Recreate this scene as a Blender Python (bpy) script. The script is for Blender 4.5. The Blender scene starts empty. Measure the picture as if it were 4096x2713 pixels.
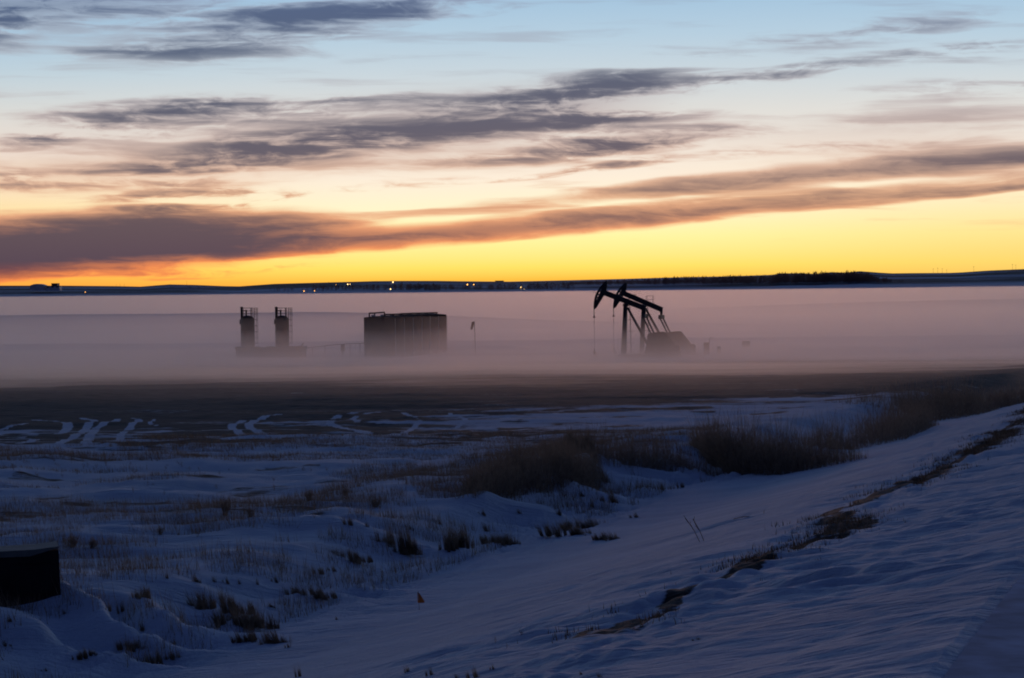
import bpy, bmesh, math, random
import numpy as np
from mathutils import Matrix, Vector, Euler

random.seed(7)
rng = np.random.default_rng(11)
R = math.radians
SC = bpy.context.scene
COL = SC.collection

# ------------------------------------------------------------------ camera
FPX = 9600.0                      # focal length in photo pixels (4096 wide)
CAMZ = 9.0
PITCH, ROLL = math.atan(204.5 / FPX), R(0.6)
CAMROT = Euler((math.pi / 2 - PITCH, 0, 0)).to_matrix() @ Matrix.Rotation(-ROLL, 3, 'Z')
cam_d = bpy.data.cameras.new('camera')
cam_d.sensor_width = 36.0
cam_d.lens = 36.0 * FPX / 4096.0
cam_d.clip_start, cam_d.clip_end = 0.5, 20000
cam = bpy.data.objects.new('camera', cam_d)
cam.matrix_world = Matrix.Translation((0, 0, CAMZ)) @ CAMROT.to_4x4()
COL.objects.link(cam)
SC.camera = cam


def ray(px, py):
    d = CAMROT @ Vector(((px - 2048.0) / FPX, (1356.5 - py) / FPX, -1.0))
    return d / d.y


def at(px, py, depth):
    """world point seen at a photo pixel, at a known distance"""
    d = ray(px, py)
    return Vector((d.x * depth, depth, CAMZ + d.z * depth))


# ------------------------------------------------------------------ numpy noise
def _hash(ix, iy, seed):
    h = (ix.astype(np.int64) * 374761393 + iy.astype(np.int64) * 668265263 + seed * 974711) & 0x7fffffff
    h = ((h ^ (h >> 13)) * 1274126177) & 0x7fffffff
    h = (h ^ (h >> 16)) & 0xffff
    return h / 65535.0


def vnoise(x, y, seed=0):
    x, y = np.asarray(x, float), np.asarray(y, float)
    ix, iy = np.floor(x), np.floor(y)
    fx, fy = x - ix, y - iy
    fx, fy = fx * fx * fx * (fx * (fx * 6 - 15) + 10), fy * fy * fy * (fy * (fy * 6 - 15) + 10)
    a, b = _hash(ix, iy, seed), _hash(ix + 1, iy, seed)
    c, d = _hash(ix, iy + 1, seed), _hash(ix + 1, iy + 1, seed)
    return (a + (b - a) * fx) * (1 - fy) + (c + (d - c) * fx) * fy - 0.5


def fbm(x, y, seed=0, octaves=3):
    s, amp = 0, 1.0
    for o in range(octaves):
        s = s + amp * vnoise(x * 2 ** o + 17.3 * o, y * 2 ** o - 9.1 * o, seed + o)
        amp *= 0.5
    return s


def sstep(a, b, x):
    t = np.clip((x - a) / (b - a), 0, 1)
    return t * t * (3 - 2 * t)


# ------------------------------------------------------------------ terrain
TH = R(16.5)                      # the road runs 16.5 degrees to the right of the view
CT, ST = math.cos(TH), math.sin(TH)
_fy = np.arange(0, 420, 1.0)
_fz = np.interp(_fy, [0, 20, 35, 60, 80, 130, 177, 240, 290, 420], [5.4, 5.2, 5.0, 4.6, 4.2, 3.25, 2.35, 1.1, 0.4, 0.3])
_k = np.ones(21) / 21
_fz = np.convolve(np.pad(_fz, 10, mode='edge'), _k, mode='valid')
_sky_px = np.array([-2600, -600, 0, 245, 470, 565, 640, 680, 780, 900, 960, 1000, 1100, 1280, 1400, 1500, 1620, 1750, 1900, 2040, 2300, 2500, 2700, 2900, 3090, 3125, 3200, 3262, 3330, 3385, 3440, 3520, 3570, 3650, 3800, 3850, 3950, 4096, 4500, 6500], float)
_sky_py = np.array([1150, 1146, 1143, 1143, 1145, 1147, 1141, 1138, 1140, 1145, 1146, 1143, 1136, 1131, 1128, 1125, 1124, 1124, 1126, 1127, 1121, 1116, 1110, 1106, 1100, 1094, 1093, 1096, 1089, 1091, 1085, 1091, 1094, 1093, 1092, 1090, 1083, 1077, 1072, 1080], float)
_sky_t = (_sky_px - 2048) / FPX
HILL_Y = 3500.0
_sky_z = np.array([at(a, b, HILL_Y).z for a, b in zip(_sky_px, _sky_py)])


def road_z(u):
    return np.interp(u, [-60, 0, 60, 120, 200, 320, 500, 4000], [7.3, 6.9, 6.2, 5.3, 3.7, 1.7, 0.5, 0.3])


def terrain(x, y, detail=True):
    x, y = np.asarray(x, float), np.asarray(y, float)
    u, v = y * CT + x * ST, y * ST - x * CT
    prof = np.interp(v, [-16, -12, -9, -8.3, 1.52, 1.66, 4.6, 6, 8, 10, 12, 13, 14.2, 16],
                     [-1.9, -1.9, -0.15, -0.035, -0.035, 0.0, -0.5, -0.78, -1.3, -1.75, -1.92, -1.82, -1.5, -1.45])
    zr = road_z(u) + prof
    zf = np.interp(y, _fy, _fz)
    w = np.maximum(sstep(12.5, 19, v), sstep(13, 19, -v))
    z = zr * (1 - w) + zf * w
    near = 1 - sstep(250, 330, y)
    # low swells that lift the far fields towards the top of the fog
    z = z + 4.4 * np.exp(-((y - 520 - 0.10 * x) / 17) ** 2) * (1 - sstep(-50, 70, x)) * (0.92 + 0.22 * vnoise(x / 34, y / 90, 5))
    z = z + 3.9 * np.exp(-((y - 760 + 0.10 * x) / 60) ** 2) * sstep(-40, 160, x) * (0.95 + 0.25 * vnoise(x / 60, y / 90, 6))
    z = z + 0.55 * (1 + 0.9 * vnoise(x / 25, y / 60, 7)) * np.exp(-((y - 372) / 18) ** 2) * sstep(-60, -10, -np.abs(x - 40) + 120)
    z = z + 0.7 * np.exp(-((y - 334) / 5) ** 2) * (1 - sstep(14, 22, np.abs(x + 16)))
    z = z + 0.6 * fbm(x / 220, y / 160, 31) * sstep(300, 500, y)
    # hills beyond the fog
    t = x / np.maximum(y, 1)
    hz = np.interp(t, _sky_t, _sky_z)
    hz2 = hz * (0.45 + 0.5 * vnoise(x / 420, y / 500, 77))
    h = np.where(y < HILL_Y, 0, 0)
    a = sstep(2820, HILL_Y, y)
    mid = sstep(2750, 3000, y) * (1 - sstep(3000, 3420, y)) * 3.0 * (0.6 + 1.4 * vnoise(x / 260, y / 300, 8))
    z = np.where(y > 2700, z * (1 - a) + hz * a + mid * 0.6, z)
    z = np.where(y > HILL_Y, hz - (y - HILL_Y) * 0.012, z)
    if detail:
        on_slope = 1 - sstep(10.5, 13, v)
        # wind ripples: long across the view on the field, along the road on the embankment
        rx = x * (1 - on_slope) + (u * 0.93 + x * 0.35) * on_slope
        ry = y * (1 - on_slope) + (v + 0.22 * u) * on_slope
        rip = 0.060 * fbm(rx / 2.6, ry / 0.95, 3, 3) + 0.13 * fbm(rx / 9, ry / 4.5, 9, 2)
        patch = 0.35 + 1.3 * np.clip(vnoise(x / 2.7, y / 3.1, 16) + 0.35, 0, 1)
        fine = 0.026 * fbm(rx / 1.0, ry / 0.34, 14, 2) * (1 - on_slope) + on_slope * patch * (0.062 * fbm((x + 0.25 * y) / 0.55, y / 0.34, 15, 3) + 0.05 * fbm((x + 0.3 * y) / 1.7, y / 0.7, 19, 2))
        calm = np.exp(-((v - 9.4) / 2.2) ** 2)
        z = z + (rip * (1 - 0.55 * calm) * (1 - 0.5 * on_slope) + fine * (1 - 0.8 * calm)) * near * sstep(1.50, 1.68, v)
        road = (1 - sstep(1.4, 1.55, v)) * sstep(-8.6, -8.2, v)
        z = z + road * 0.02 * fbm(u / 2.5, v / 0.5, 24, 2)
        # drifts behind the grass of the ditch bank
        bank = sstep(10.6, 13.0, v) * (1 - sstep(15.0, 18.5, v)) * (1 - sstep(60, 95, u))
        wob = 4.6 * vnoise(x / 3.4, y / 3.7, 41) + 1.2 * vnoise(x / 1.1, y / 1.3, 42) + 0.42 * x
        ph = (y + wob) / 2.5
        fr = ph - np.floor(ph)
        saw = np.where(fr < 0.68, sstep(0, 0.68, fr), 1 - sstep(0.68, 1.0, fr))
        z = z + bank * 0.27 * (saw - 0.45) * np.clip(0.12 + 3.0 * vnoise(x / 1.7, y / 1.9, 43), 0, 1.15)
        offroad = sstep(11.5, 14, v) * (1 - sstep(85, 120, y))
        z = z + offroad * 0.075 * fbm(x / 0.75, y / 0.6, 53, 3) * np.clip(0.6 + 1.3 * vnoise(x / 4.0, y / 3.0, 54), 0.15, 1.3)
        # humps in the rough field edge
        hump = sstep(14, 17, v) * (1 - sstep(60, 85, y))
        z = z + hump * 0.20 * fbm(x / 2.6, y / 2.2, 51, 4)
        # footprints of hooves down the embankment
        verge = np.exp(-((v - 4.6 - 0.5 * vnoise(u / 3.0, u * 0, 61)) / 0.55) ** 2) * sstep(10, 18, u)
        z = z + verge * 0.10 * fbm(u / 0.7, v / 0.3, 63, 3)
    return z


_ys = np.concatenate([np.arange(8, 60, 0.05), np.arange(60, 200, 0.3), np.arange(200, 700, 2)])


def ground_at(px, py):
    d = ray(px, py)
    zt = terrain(d.x * _ys, _ys)
    below = np.nonzero(CAMZ + d.z * _ys <= zt)[0]
    i = below[0] if len(below) else len(_ys) - 1
    y = _ys[i]
    return Vector((d.x * y, y, float(zt[i])))


def zat(x, y):
    return float(terrain(np.array([x]), np.array([y]))[0])


# ------------------------------------------------------------------ materials
def new_mat(name):
    m = bpy.data.materials.new(name)
    m.use_nodes = True
    nt = m.node_tree
    return m, nt, nt.nodes, nt.links, nt.nodes['Principled BSDF']


def plain(name, col, rough=0.6, metal=0.0, var=0.25, scale=2.0, spec=0.4):
    """paint or steel with uneven tone"""
    m, nt, N, L, b = new_mat(name)
    tc = N.new('ShaderNodeTexCoord')
    n = N.new('ShaderNodeTexNoise')
    n.inputs['Scale'].default_value = scale
    n.inputs['Detail'].default_value = 4
    L.new(tc.outputs['Object'], n.inputs['Vector'])
    r = N.new('ShaderNodeValToRGB')
    r.color_ramp.elements[0].position, r.color_ramp.elements[1].position = 0.3, 0.7
    lo = [c * (1 - var) for c in col]
    hi = [min(1, c * (1 + var)) for c in col]
    r.color_ramp.elements[0].color = (*lo, 1)
    r.color_ramp.elements[1].color = (*hi, 1)
    L.new(n.outputs['Fac'], r.inputs['Fac'])
    L.new(r.outputs['Color'], b.inputs['Base Color'])
    b.inputs['Roughness'].default_value = rough
    b.inputs['Metallic'].default_value = metal
    b.inputs['Specular IOR Level'].default_value = spec
    return m


def glow(name, col, strength):
    m, nt, N, L, b = new_mat(name)
    e = N.new('ShaderNodeEmission')
    e.inputs['Color'].default_value = (*col, 1)
    e.inputs['Strength'].default_value = strength
    L.new(e.outputs[0], N['Material Output'].inputs['Surface'])
    m.cycles.emission_sampling = 'NONE'
    return m


def ground_material(name):
    m, nt, N, L, b = new_mat(name)
    geo = N.new('ShaderNodeNewGeometry')
    att = N.new('ShaderNodeAttribute')
    att.attribute_name = 'snow'
    # fine break-up of the snow cover
    mp = N.new('ShaderNodeMapping')
    mp.inputs['Scale'].default_value = (0.7, 2.6, 1.0)
    L.new(geo.outputs['Position'], mp.inputs['Vector'])
    n1 = N.new('ShaderNodeTexNoise')
    n1.inputs['Scale'].default_value = 0.9
    n1.inputs['Detail'].default_value = 5
    n1.inputs['Roughness'].default_value = 0.62
    L.new(mp.outputs[0], n1.inputs['Vector'])
    a1 = N.new('ShaderNodeMath'); a1.operation = 'MULTIPLY_ADD'
    L.new(n1.outputs['Fac'], a1.inputs[0]); a1.inputs[1].default_value = 0.9; a1.inputs[2].default_value = -0.45
    a2 = N.new('ShaderNodeMath'); a2.operation = 'ADD'
    L.new(att.outputs['Fac'], a2.inputs[0]); L.new(a1.outputs[0], a2.inputs[1])
    n4 = N.new('ShaderNodeTexNoise'); n4.inputs['Scale'].default_value = 5.5; n4.inputs['Detail'].default_value = 4
    L.new(mp.outputs[0], n4.inputs['Vector'])
    a3 = N.new('ShaderNodeMath'); a3.operation = 'MULTIPLY_ADD'
    L.new(n4.outputs['Fac'], a3.inputs[0]); a3.inputs[1].default_value = 0.7; a3.inputs[2].default_value = -0.35
    a4 = N.new('ShaderNodeMath'); a4.operation = 'ADD'
    L.new(a2.outputs[0], a4.inputs[0]); L.new(a3.outputs[0], a4.inputs[1]); a2 = a4
    mr = N.new('ShaderNodeMapRange'); mr.interpolation_type = 'SMOOTHSTEP'
    mr.inputs['From Min'].default_value, mr.inputs['From Max'].default_value = 0.36, 0.62
    L.new(a2.outputs[0], mr.inputs['Value'])
    # dead stubble and soil
    n2 = N.new('ShaderNodeTexNoise'); n2.inputs['Scale'].default_value = 1.4; n2.inputs['Detail'].default_value = 6
    L.new(mp.outputs[0], n2.inputs['Vector'])
    r2 = N.new('ShaderNodeValToRGB')
    r2.color_ramp.elements[0].color = (0.022, 0.019, 0.018, 1); r2.color_ramp.elements[0].position = 0.36
    r2.color_ramp.elements[1].color = (0.105, 0.090, 0.083, 1); r2.color_ramp.elements[1].position = 0.66
    L.new(n2.outputs['Fac'], r2.inputs['Fac'])
    n3 = N.new('ShaderNodeTexNoise'); n3.inputs['Scale'].default_value = 0.35; n3.inputs['Detail'].default_value = 3
    L.new(mp.outputs[0], n3.inputs['Vector'])
    r3 = N.new('ShaderNodeValToRGB')
    r3.color_ramp.elements[0].color = (0.60, 0.68, 0.73, 1); r3.color_ramp.elements[0].position = 0.3
    r3.color_ramp.elements[1].color = (0.78, 0.85, 0.88, 1); r3.color_ramp.elements[1].position = 0.7
    L.new(n3.outputs['Fac'], r3.inputs['Fac'])
    mx = N.new('ShaderNodeMix'); mx.data_type = 'RGBA'
    L.new(mr.outputs['Result'], mx.inputs['Factor'])
    L.new(r2.outputs['Color'], mx.inputs['A']); L.new(r3.outputs['Color'], mx.inputs['B'])
    L.new(mx.outputs['Result'], b.inputs['Base Color'])
    b.inputs['Roughness'].default_value = 0.75
    b.inputs['Specular IOR Level'].default_value = 0.15
    # crust
    nb = N.new('ShaderNodeTexNoise'); nb.inputs['Scale'].default_value = 5.0; nb.inputs['Detail'].default_value = 4
    mb = N.new('ShaderNodeMapping'); mb.inputs['Scale'].default_value = (0.35, 1.6, 1.0)
    L.new(geo.outputs['Position'], mb.inputs['Vector']); L.new(mb.outputs[0], nb.inputs['Vector'])
    bp = N.new('ShaderNodeBump'); bp.inputs['Strength'].default_value = 1.0; bp.inputs['Distance'].default_value = 0.075
    L.new(nb.outputs['Fac'], bp.inputs['Height'])
    nc_ = N.new('ShaderNodeTexNoise'); nc_.inputs['Scale'].default_value = 13.0; nc_.inputs['Detail'].default_value = 5; nc_.inputs['Roughness'].default_value = 0.65
    L.new(geo.outputs['Position'], nc_.inputs['Vector'])
    bq = N.new('ShaderNodeBump'); bq.inputs['Strength'].default_value = 0.7; bq.inputs['Distance'].default_value = 0.05
    L.new(nc_.outputs['Fac'], bq.inputs['Height']); L.new(bp.outputs['Normal'], bq.inputs['Normal']); L.new(bq.outputs['Normal'], b.inputs['Normal'])
    return m


def plant_material(name, lo, hi):
    m, nt, N, L, b = new_mat(name)
    geo = N.new('ShaderNodeNewGeometry')
    n = N.new('ShaderNodeTexNoise'); n.inputs['Scale'].default_value = 9.0
    L.new(geo.outputs['Position'], n.inputs['Vector'])
    r = N.new('ShaderNodeValToRGB')
    r.color_ramp.elements[0].position, r.color_ramp.elements[1].position = 0.35, 0.65
    r.color_ramp.elements[0].color = (*lo, 1); r.color_ramp.elements[1].color = (*hi, 1)
    L.new(n.outputs['Fac'], r.inputs['Fac']); L.new(r.outputs['Color'], b.inputs['Base Color'])
    b.inputs['Roughness'].default_value = 0.9
    b.inputs['Specular IOR Level'].default_value = 0.1
    tr = N.new('ShaderNodeBsdfTranslucent')
    L.new(r.outputs['Color'], tr.inputs['Color'])
    ms = N.new('ShaderNodeMixShader')
    ms.inputs[0].default_value = 0.45
    L.new(b.outputs[0], ms.inputs[1]); L.new(tr.outputs[0], ms.inputs[2])
    L.new(ms.outputs[0], N['Material Output'].inputs['Surface'])
    return m


M_ground = ground_material('snow_over_stubble')
M_road = plain('packed_snow_gravel', (0.46, 0.53, 0.62), 0.85, 0, 0.28, 3.5, 0.1)
M_black = plain('dark_machine_paint', (0.045, 0.038, 0.038), 0.6, 0.0, 0.3, 1.5)
M_guard = plain('rusty_guard_paint', (0.080, 0.052, 0.041), 0.75, 0.0, 0.3, 1.2)
M_rust = plain('rusted_steel', (0.085, 0.040, 0.028), 0.8, 0.0, 0.35, 3.0)
M_tank = plain('brown_tank_paint', (0.085, 0.056, 0.045), 0.85, 0.0, 0.18, 0.6, 0.1)
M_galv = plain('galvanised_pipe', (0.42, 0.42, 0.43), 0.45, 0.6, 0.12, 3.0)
M_shed = plain('shed_sheet_metal', (0.045, 0.033, 0.030), 0.6, 0.1, 0.2, 0.8)
M_box = plain('black_cabinet_paint', (0.022, 0.018, 0.021), 0.75, 0.0, 0.3, 3.0, 0.15)
M_lid = plain('weathered_lid', (0.14, 0.145, 0.13), 0.7, 0.0, 0.25, 5.0)
M_sock = plain('faded_windsock_cloth', (0.14, 0.045, 0.03), 0.9, 0.0, 0.2, 4.0)
M_flag = plain('orange_flag_plastic', (0.80, 0.20, 0.035), 0.6, 0.0, 0.1, 8.0)
M_white = plain('pale_cladding', (0.85, 0.84, 0.84), 0.6, 0.0, 0.12, 0.2)
M_grey = plain('grey_cladding', (0.14, 0.13, 0.14), 0.6, 0.0, 0.2, 0.2)
M_wood = plain('weathered_wood', (0.08, 0.06, 0.05), 0.9, 0.0, 0.3, 1.0)
M_grass = plant_material('dry_grass', (0.17, 0.125, 0.088), (0.36, 0.27, 0.19))
M_verge = plant_material('dead_verge_grass', (0.075, 0.058, 0.045), (0.19, 0.145, 0.105))
M_brush = plant_material('bare_brush', (0.185, 0.132, 0.098), (0.40, 0.30, 0.215))
M_woods = plant_material('bare_far_trees', (0.14, 0.080, 0.070), (0.28, 0.17, 0.15))
M_amber = glow('amber_lamp', (1.0, 0.42, 0.08), 4.5)
M_gold = glow('warm_lamp', (1.0, 0.60, 0.22), 5.5)
M_red = glow('red_lamp', (1.0, 0.08, 0.05), 1.6)


# ------------------------------------------------------------------ object helpers
def mesh_obj(name, verts, faces, mat, parent=None, smooth=False):
    me = bpy.data.meshes.new(name)
    me.from_pydata([tuple(v) for v in verts], [], [tuple(f) for f in faces])
    me.update()
    if smooth:
        me.polygons.foreach_set('use_smooth', [True] * len(me.polygons))
    if mat:
        me.materials.append(mat)
    o = bpy.data.objects.new(name, me)
    COL.objects.link(o)
    if parent:
        o.parent = parent
    return o


def tag(o, label=None, cat=None, group=None, kind=None):
    if label: o['label'] = label
    if cat: o['category'] = cat
    if group: o['group'] = group
    if kind: o['kind'] = kind
    return o


def empty(name, loc, rz=0.0):
    o = bpy.data.objects.new(name, None)
    o.empty_display_size = 0.3
    o.location = loc
    o.rotation_euler = (0, 0, rz)
    COL.objects.link(o)
    return o


def copy_tree(o, parent=None):
    c = o.copy()
    COL.objects.link(c)
    if parent:
        c.parent = parent
    for ch in list(o.children):
        copy_tree(ch, c)
    return c


class MB:
    """collects solids that belong to ONE part"""
    def __init__(self):
        self.v, self.f = [], []

    def add(self, vs, fs):
        b = len(self.v)
        self.v += [Vector(p) for p in vs]
        self.f += [tuple(b + i for i in f) for f in fs]
        return self

    def box(self, lo, hi, ch=0.0):
        x0, y0, z0 = lo; x1, y1, z1 = hi
        if ch <= 0:
            vs = [(x0, y0, z0), (x1, y0, z0), (x1, y1, z0), (x0, y1, z0), (x0, y0, z1), (x1, y0, z1), (x1, y1, z1), (x0, y1, z1)]
            return self.add(vs, [(3, 2, 1, 0), (4, 5, 6, 7), (0, 1, 5, 4), (1, 2, 6, 5), (2, 3, 7, 6), (3, 0, 4, 7)])
        c = ch
        ring = lambda z, e: [(x0 + e, y0 + e, z), (x1 - e, y0 + e, z), (x1 - e, y1 - e, z), (x0 + e, y1 - e, z)]
        vs = ring(z0, c) + ring(z0 + c, 0) + ring(z1 - c, 0) + ring(z1, c)
        fs = [(3, 2, 1, 0), (12, 13, 14, 15)]
        for k in range(3):
            for i in range(4):
                j = (i + 1) % 4
                fs.append((k * 4 + i, k * 4 + j, k * 4 + 4 + j, k * 4 + 4 + i))
        return self.add(vs, fs)

    def tube(self, a, b, r0, r1=None, n=10, cap=True):
        a, b = Vector(a), Vector(b)
        r1 = r0 if r1 is None else r1
        d = (b - a).normalized()
        s = d.orthogonal().normalized(); t = d.cross(s)
        vs = []
        for p, r in ((a, r0), (b, r1)):
            for i in range(n):
                an = 2 * math.pi * i / n
                vs.append(p + (s * math.cos(an) + t * math.sin(an)) * r)
        fs = [(i, (i + 1) % n, n + (i + 1) % n, n + i) for i in range(n)]
        if cap:
            fs += [tuple(reversed(range(n))), tuple(range(n, 2 * n))]
        return self.add(vs, fs)

    def path(self, pts, r, n=8):
        for p, q in zip(pts, pts[1:]):
            self.tube(p, q, r, n=n)
        return self

    def beam(self, a, b, w, h, up=(0, 0, 1)):
        """rectangular bar: w across, h in the up direction"""
        a, b = Vector(a), Vector(b)
        d = (b - a).normalized()
        s = d.cross(Vector(up))
        s = s.normalized() if s.length > 1e-4 else d.orthogonal().normalized()
        t = s.cross(d)
        vs = [p + s * (w / 2 * i) + t * (h / 2 * j) for p in (a, b) for i, j in ((-1, -1), (1, -1), (1, 1), (-1, 1))]
        return self.add(vs, [(3, 2, 1, 0), (4, 5, 6, 7), (0, 1, 5, 4), (1, 2, 6, 5), (2, 3, 7, 6), (3, 0, 4, 7)])

    def prism(self, poly, y0, y1):
        """outline in x, z given thickness along y"""
        n = len(poly)
        vs = [(p[0], y0, p[1]) for p in poly] + [(p[0], y1, p[1]) for p in poly]
        fs = [tuple(range(n)), tuple(reversed(range(n, 2 * n)))]
        fs += [(i, n + i, n + (i + 1) % n, (i + 1) % n) for i in range(n)]
        return self.add(vs, fs)

    def lathe(self, prof, n=32, c=(0, 0)):
        vs, fs = [], []
        for r, z in prof:
            for i in range(n):
                an = 2 * math.pi * i / n
                vs.append((c[0] + r * math.cos(an), c[1] + r * math.sin(an), z))
        for k in range(len(prof) - 1):
            for i in range(n):
                j = (i + 1) % n
                fs.append((k * n + i, k * n + j, (k + 1) * n + j, (k + 1) * n + i))
        fs += [tuple(reversed(range(n))), tuple(range((len(prof) - 1) * n, len(prof) * n))]
        return self.add(vs, fs)

    def ball(self, c, r, seg=10, rings=7):
        prof = [(max(1e-3, r * math.sin(math.pi * k / rings)), c[2] - r * math.cos(math.pi * k / rings)) for k in range(rings + 1)]
        return self.lathe(prof, seg, (c[0], c[1]))

    def build(self, name, mat, parent=None, smooth=False):
        o = mesh_obj(name, self.v, self.f, mat, parent)
        bm = bmesh.new(); bm.from_mesh(o.data)
        bmesh.ops.recalc_face_normals(bm, faces=bm.faces)
        bm.to_mesh(o.data); bm.free()
        if smooth:
            me = o.data
            me.polygons.foreach_set('use_smooth', [True] * len(me.polygons))
            me.set_sharp_from_angle(angle=R(40))
        return o


# ------------------------------------------------------------------ ground sheet
def grid_mesh(name, ys, ts, mat, snow_fn=None, zoff=0.0):
    Y, T = np.meshgrid(ys, ts, indexing='ij')
    X = T * Y
    Z = terrain(X, Y) + zoff
    nr, nc = Y.shape
    co = np.stack([X, Y, Z], -1).reshape(-1, 3).astype(np.float32)
    idx = np.arange(nr * nc).reshape(nr, nc)
    q = np.stack([idx[:-1, :-1], idx[:-1, 1:], idx[1:, 1:], idx[1:, :-1]], -1).reshape(-1, 4).astype(np.int32)
    me = bpy.data.meshes.new(name)
    me.vertices.add(len(co)); me.vertices.foreach_set('co', co.ravel())
    me.loops.add(q.size); me.loops.foreach_set('vertex_index', q.ravel())
    me.polygons.add(len(q))
    me.polygons.foreach_set('loop_start', np.arange(0, q.size, 4, dtype=np.int32))
    me.polygons.foreach_set('use_smooth', np.ones(len(q), dtype=bool))
    me.update(calc_edges=True)
    if snow_fn:
        a = me.attributes.new('snow', 'FLOAT', 'POINT')
        a.data.foreach_set('value', snow_fn(X, Y, Z).astype(np.float32).ravel())
    me.materials.append(mat)
    o = bpy.data.objects.new(name, me)
    COL.objects.link(o)
    return o


TRACKS = [
    ([(1123, 1657), (1060, 1668), (1017, 1686), (996, 1704), (1029, 1726), (1094, 1742), (1110, 1760)], 1.0),
    ([(970, 1687), (928, 1704), (950, 1724), (985, 1745)], 0.8),
    ([(1418, 1654), (1350, 1668), (1320, 1689), (1371, 1713), (1477, 1738)], 0.9),
    ([(1519, 1648), (1440, 1662), (1412, 1677), (1436, 1703)], 0.7),
    ([(1613, 1652), (1684, 1677), (1655, 1712), (1600, 1740)], 0.6),
    ([(1800, 1655), (1860, 1678), (1830, 1710)], 0.5),
    ([(142, 1680), (225, 1688), (272, 1700), (236, 1734), (118, 1769), (10, 1790)], 1.0),
    ([(331, 1675), (378, 1686), (345, 1716), (296, 1746), (225, 1785)], 1.2),
    ([(532, 1672), (556, 1686), (520, 1710), (485, 1734), (480, 1765)], 0.8),
    ([(473, 1680), (410, 1700), (378, 1722), (343, 1775)], 1.3),
    ([(0, 1722), (60, 1700), (110, 1694)], 0.6),
    ([(620, 1676), (600, 1692), (630, 1705)], 0.4),
]


def seg_dist(X, Y, pts):
    d = np.full(X.shape, 1e9)
    for (ax, ay), (bx, by) in zip(pts, pts[1:]):
        vx, vy = bx - ax, by - ay
        k = np.clip(((X - ax) * vx + (Y - ay) * vy) / (vx * vx + vy * vy + 1e-9), 0, 1)
        d = np.minimum(d, np.hypot(X - ax - k * vx, Y - ay - k * vy))
    return d


def smooth_line(pts, n=6):
    out = []
    P = [Vector(p) for p in pts]
    P = [P[0] * 2 - P[1]] + P + [P[-1] * 2 - P[-2]]
    for i in range(1, len(P) - 2):
        for k in range(n):
            t = k / n
            out.append(0.5 * ((2 * P[i]) + (P[i + 1] - P[i - 1]) * t + (2 * P[i - 1] - 5 * P[i] + 4 * P[i + 1] - P[i + 2]) * t * t + (3 * P[i] - P[i - 1] - 3 * P[i + 1] + P[i + 2]) * t ** 3))
    out.append(P[-2])
    return out


def snow_near(X, Y, Z):
    v = Y * ST - X * CT
    u = Y * CT + X * ST
    t = X / Y * FPX + 2048
    edge = np.interp(t, [-2000, 0, 700, 1500, 2100, 2700, 3300, 4500], [77, 77, 79, 79, 90, 101, 110, 116])
    n = 1.3 * fbm(X / 7, Y / 2.6, 71, 4) + 0.6 * fbm(X / 2.6, Y / 0.9, 75, 2)
    s = 1.25 - sstep(-15 - 22 * sstep(1500, 2300, t), 17 + 18 * sstep(1500, 2300, t), Y - edge + n * 14) * 1.25
    s = s + 0.5 * fbm(X / 6.5, Y / 5.0, 73, 4) * sstep(58, 75, Y) * (1 - sstep(190, 215, Y))
    s = s + np.clip(fbm(X / 14, Y / 1.7, 81, 3) - 0.30, 0, 1) * 1.6 * sstep(2100, 2900, t) * (1 - sstep(126, 145, Y))
    s = s - 0.40 * sstep(15, 19, v) * sstep(28, 44, Y) * (1 - sstep(70, 95, Y)) * (0.75 + 1.2 * fbm(X / 3.5, Y / 2.4, 74, 3))
    s = np.where((u > 95) & (v < 13), s - sstep(95, 125, u) * 1.2, s)
    m = (Y > 60) & (Y < 150)
    for pts, w in TRACKS:
        gp = [ground_at(*p) for p in pts]
        gp = [(p.x, p.y) for p in smooth_line([(p.x, p.y, 0) for p in gp])]
        d = np.full(X.shape, 1e9)
        d[m] = seg_dist(X[m], Y[m], gp)
        s = np.maximum(s, 0.88 - sstep(0.45, 1.35, d / (min(w, 0.9) * 0.24) + 0.25 * fbm(X / 0.8, Y / 2.4, 85, 2)) * 1.3)
    # bare weedy ground showing through the field snow
    s = s - np.clip(fbm(X / 1.9, Y / 1.4, 91, 4) - 0.16, 0, 1) * 2.2 * sstep(13, 16, v) * sstep(26, 46, Y)
    s = np.where((v > 14) & (Y < 72), np.maximum(s, 0.41), s)
    dust = 0.10 + 0.42 * fbm(X / 9, Y / 5.0, 78, 4)
    s = np.where((v > 14) & (Y > 72), np.maximum(s, dust), s)
    # fields below the fog
    s = np.where(Y > 210, s * (1 - sstep(210, 290, Y)) + sstep(210, 290, Y) * 0.75, s)
    # wind-scoured strip along the shoulder
    vs = 4.6 + 0.7 * vnoise(u / 4.0, u * 0, 95) + 0.3 * vnoise(u / 1.1, u * 0, 96)
    wid = 0.16 + 0.26 * sstep(-0.1, 0.4, vnoise(u / 3.2, u * 0, 97) + 0.25)
    bare = np.exp(-((v - vs) / wid) ** 2) * sstep(16.5, 20.5, u)
    s = s - bare * (0.95 + 1.6 * np.clip(fbm(u / 0.9, v / 0.22, 99, 3) + 0.16, 0, 1))
    bare2 = np.exp(-((v - vs - 1.2) / 0.5) ** 2) * sstep(18, 26, u)
    s = np.maximum(s, 0.0)
    s = s - bare2 * 1.2 * np.clip(fbm(u / 2.0, v / 0.3, 103, 2) - 0.1, 0, 1)
    return s


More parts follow.
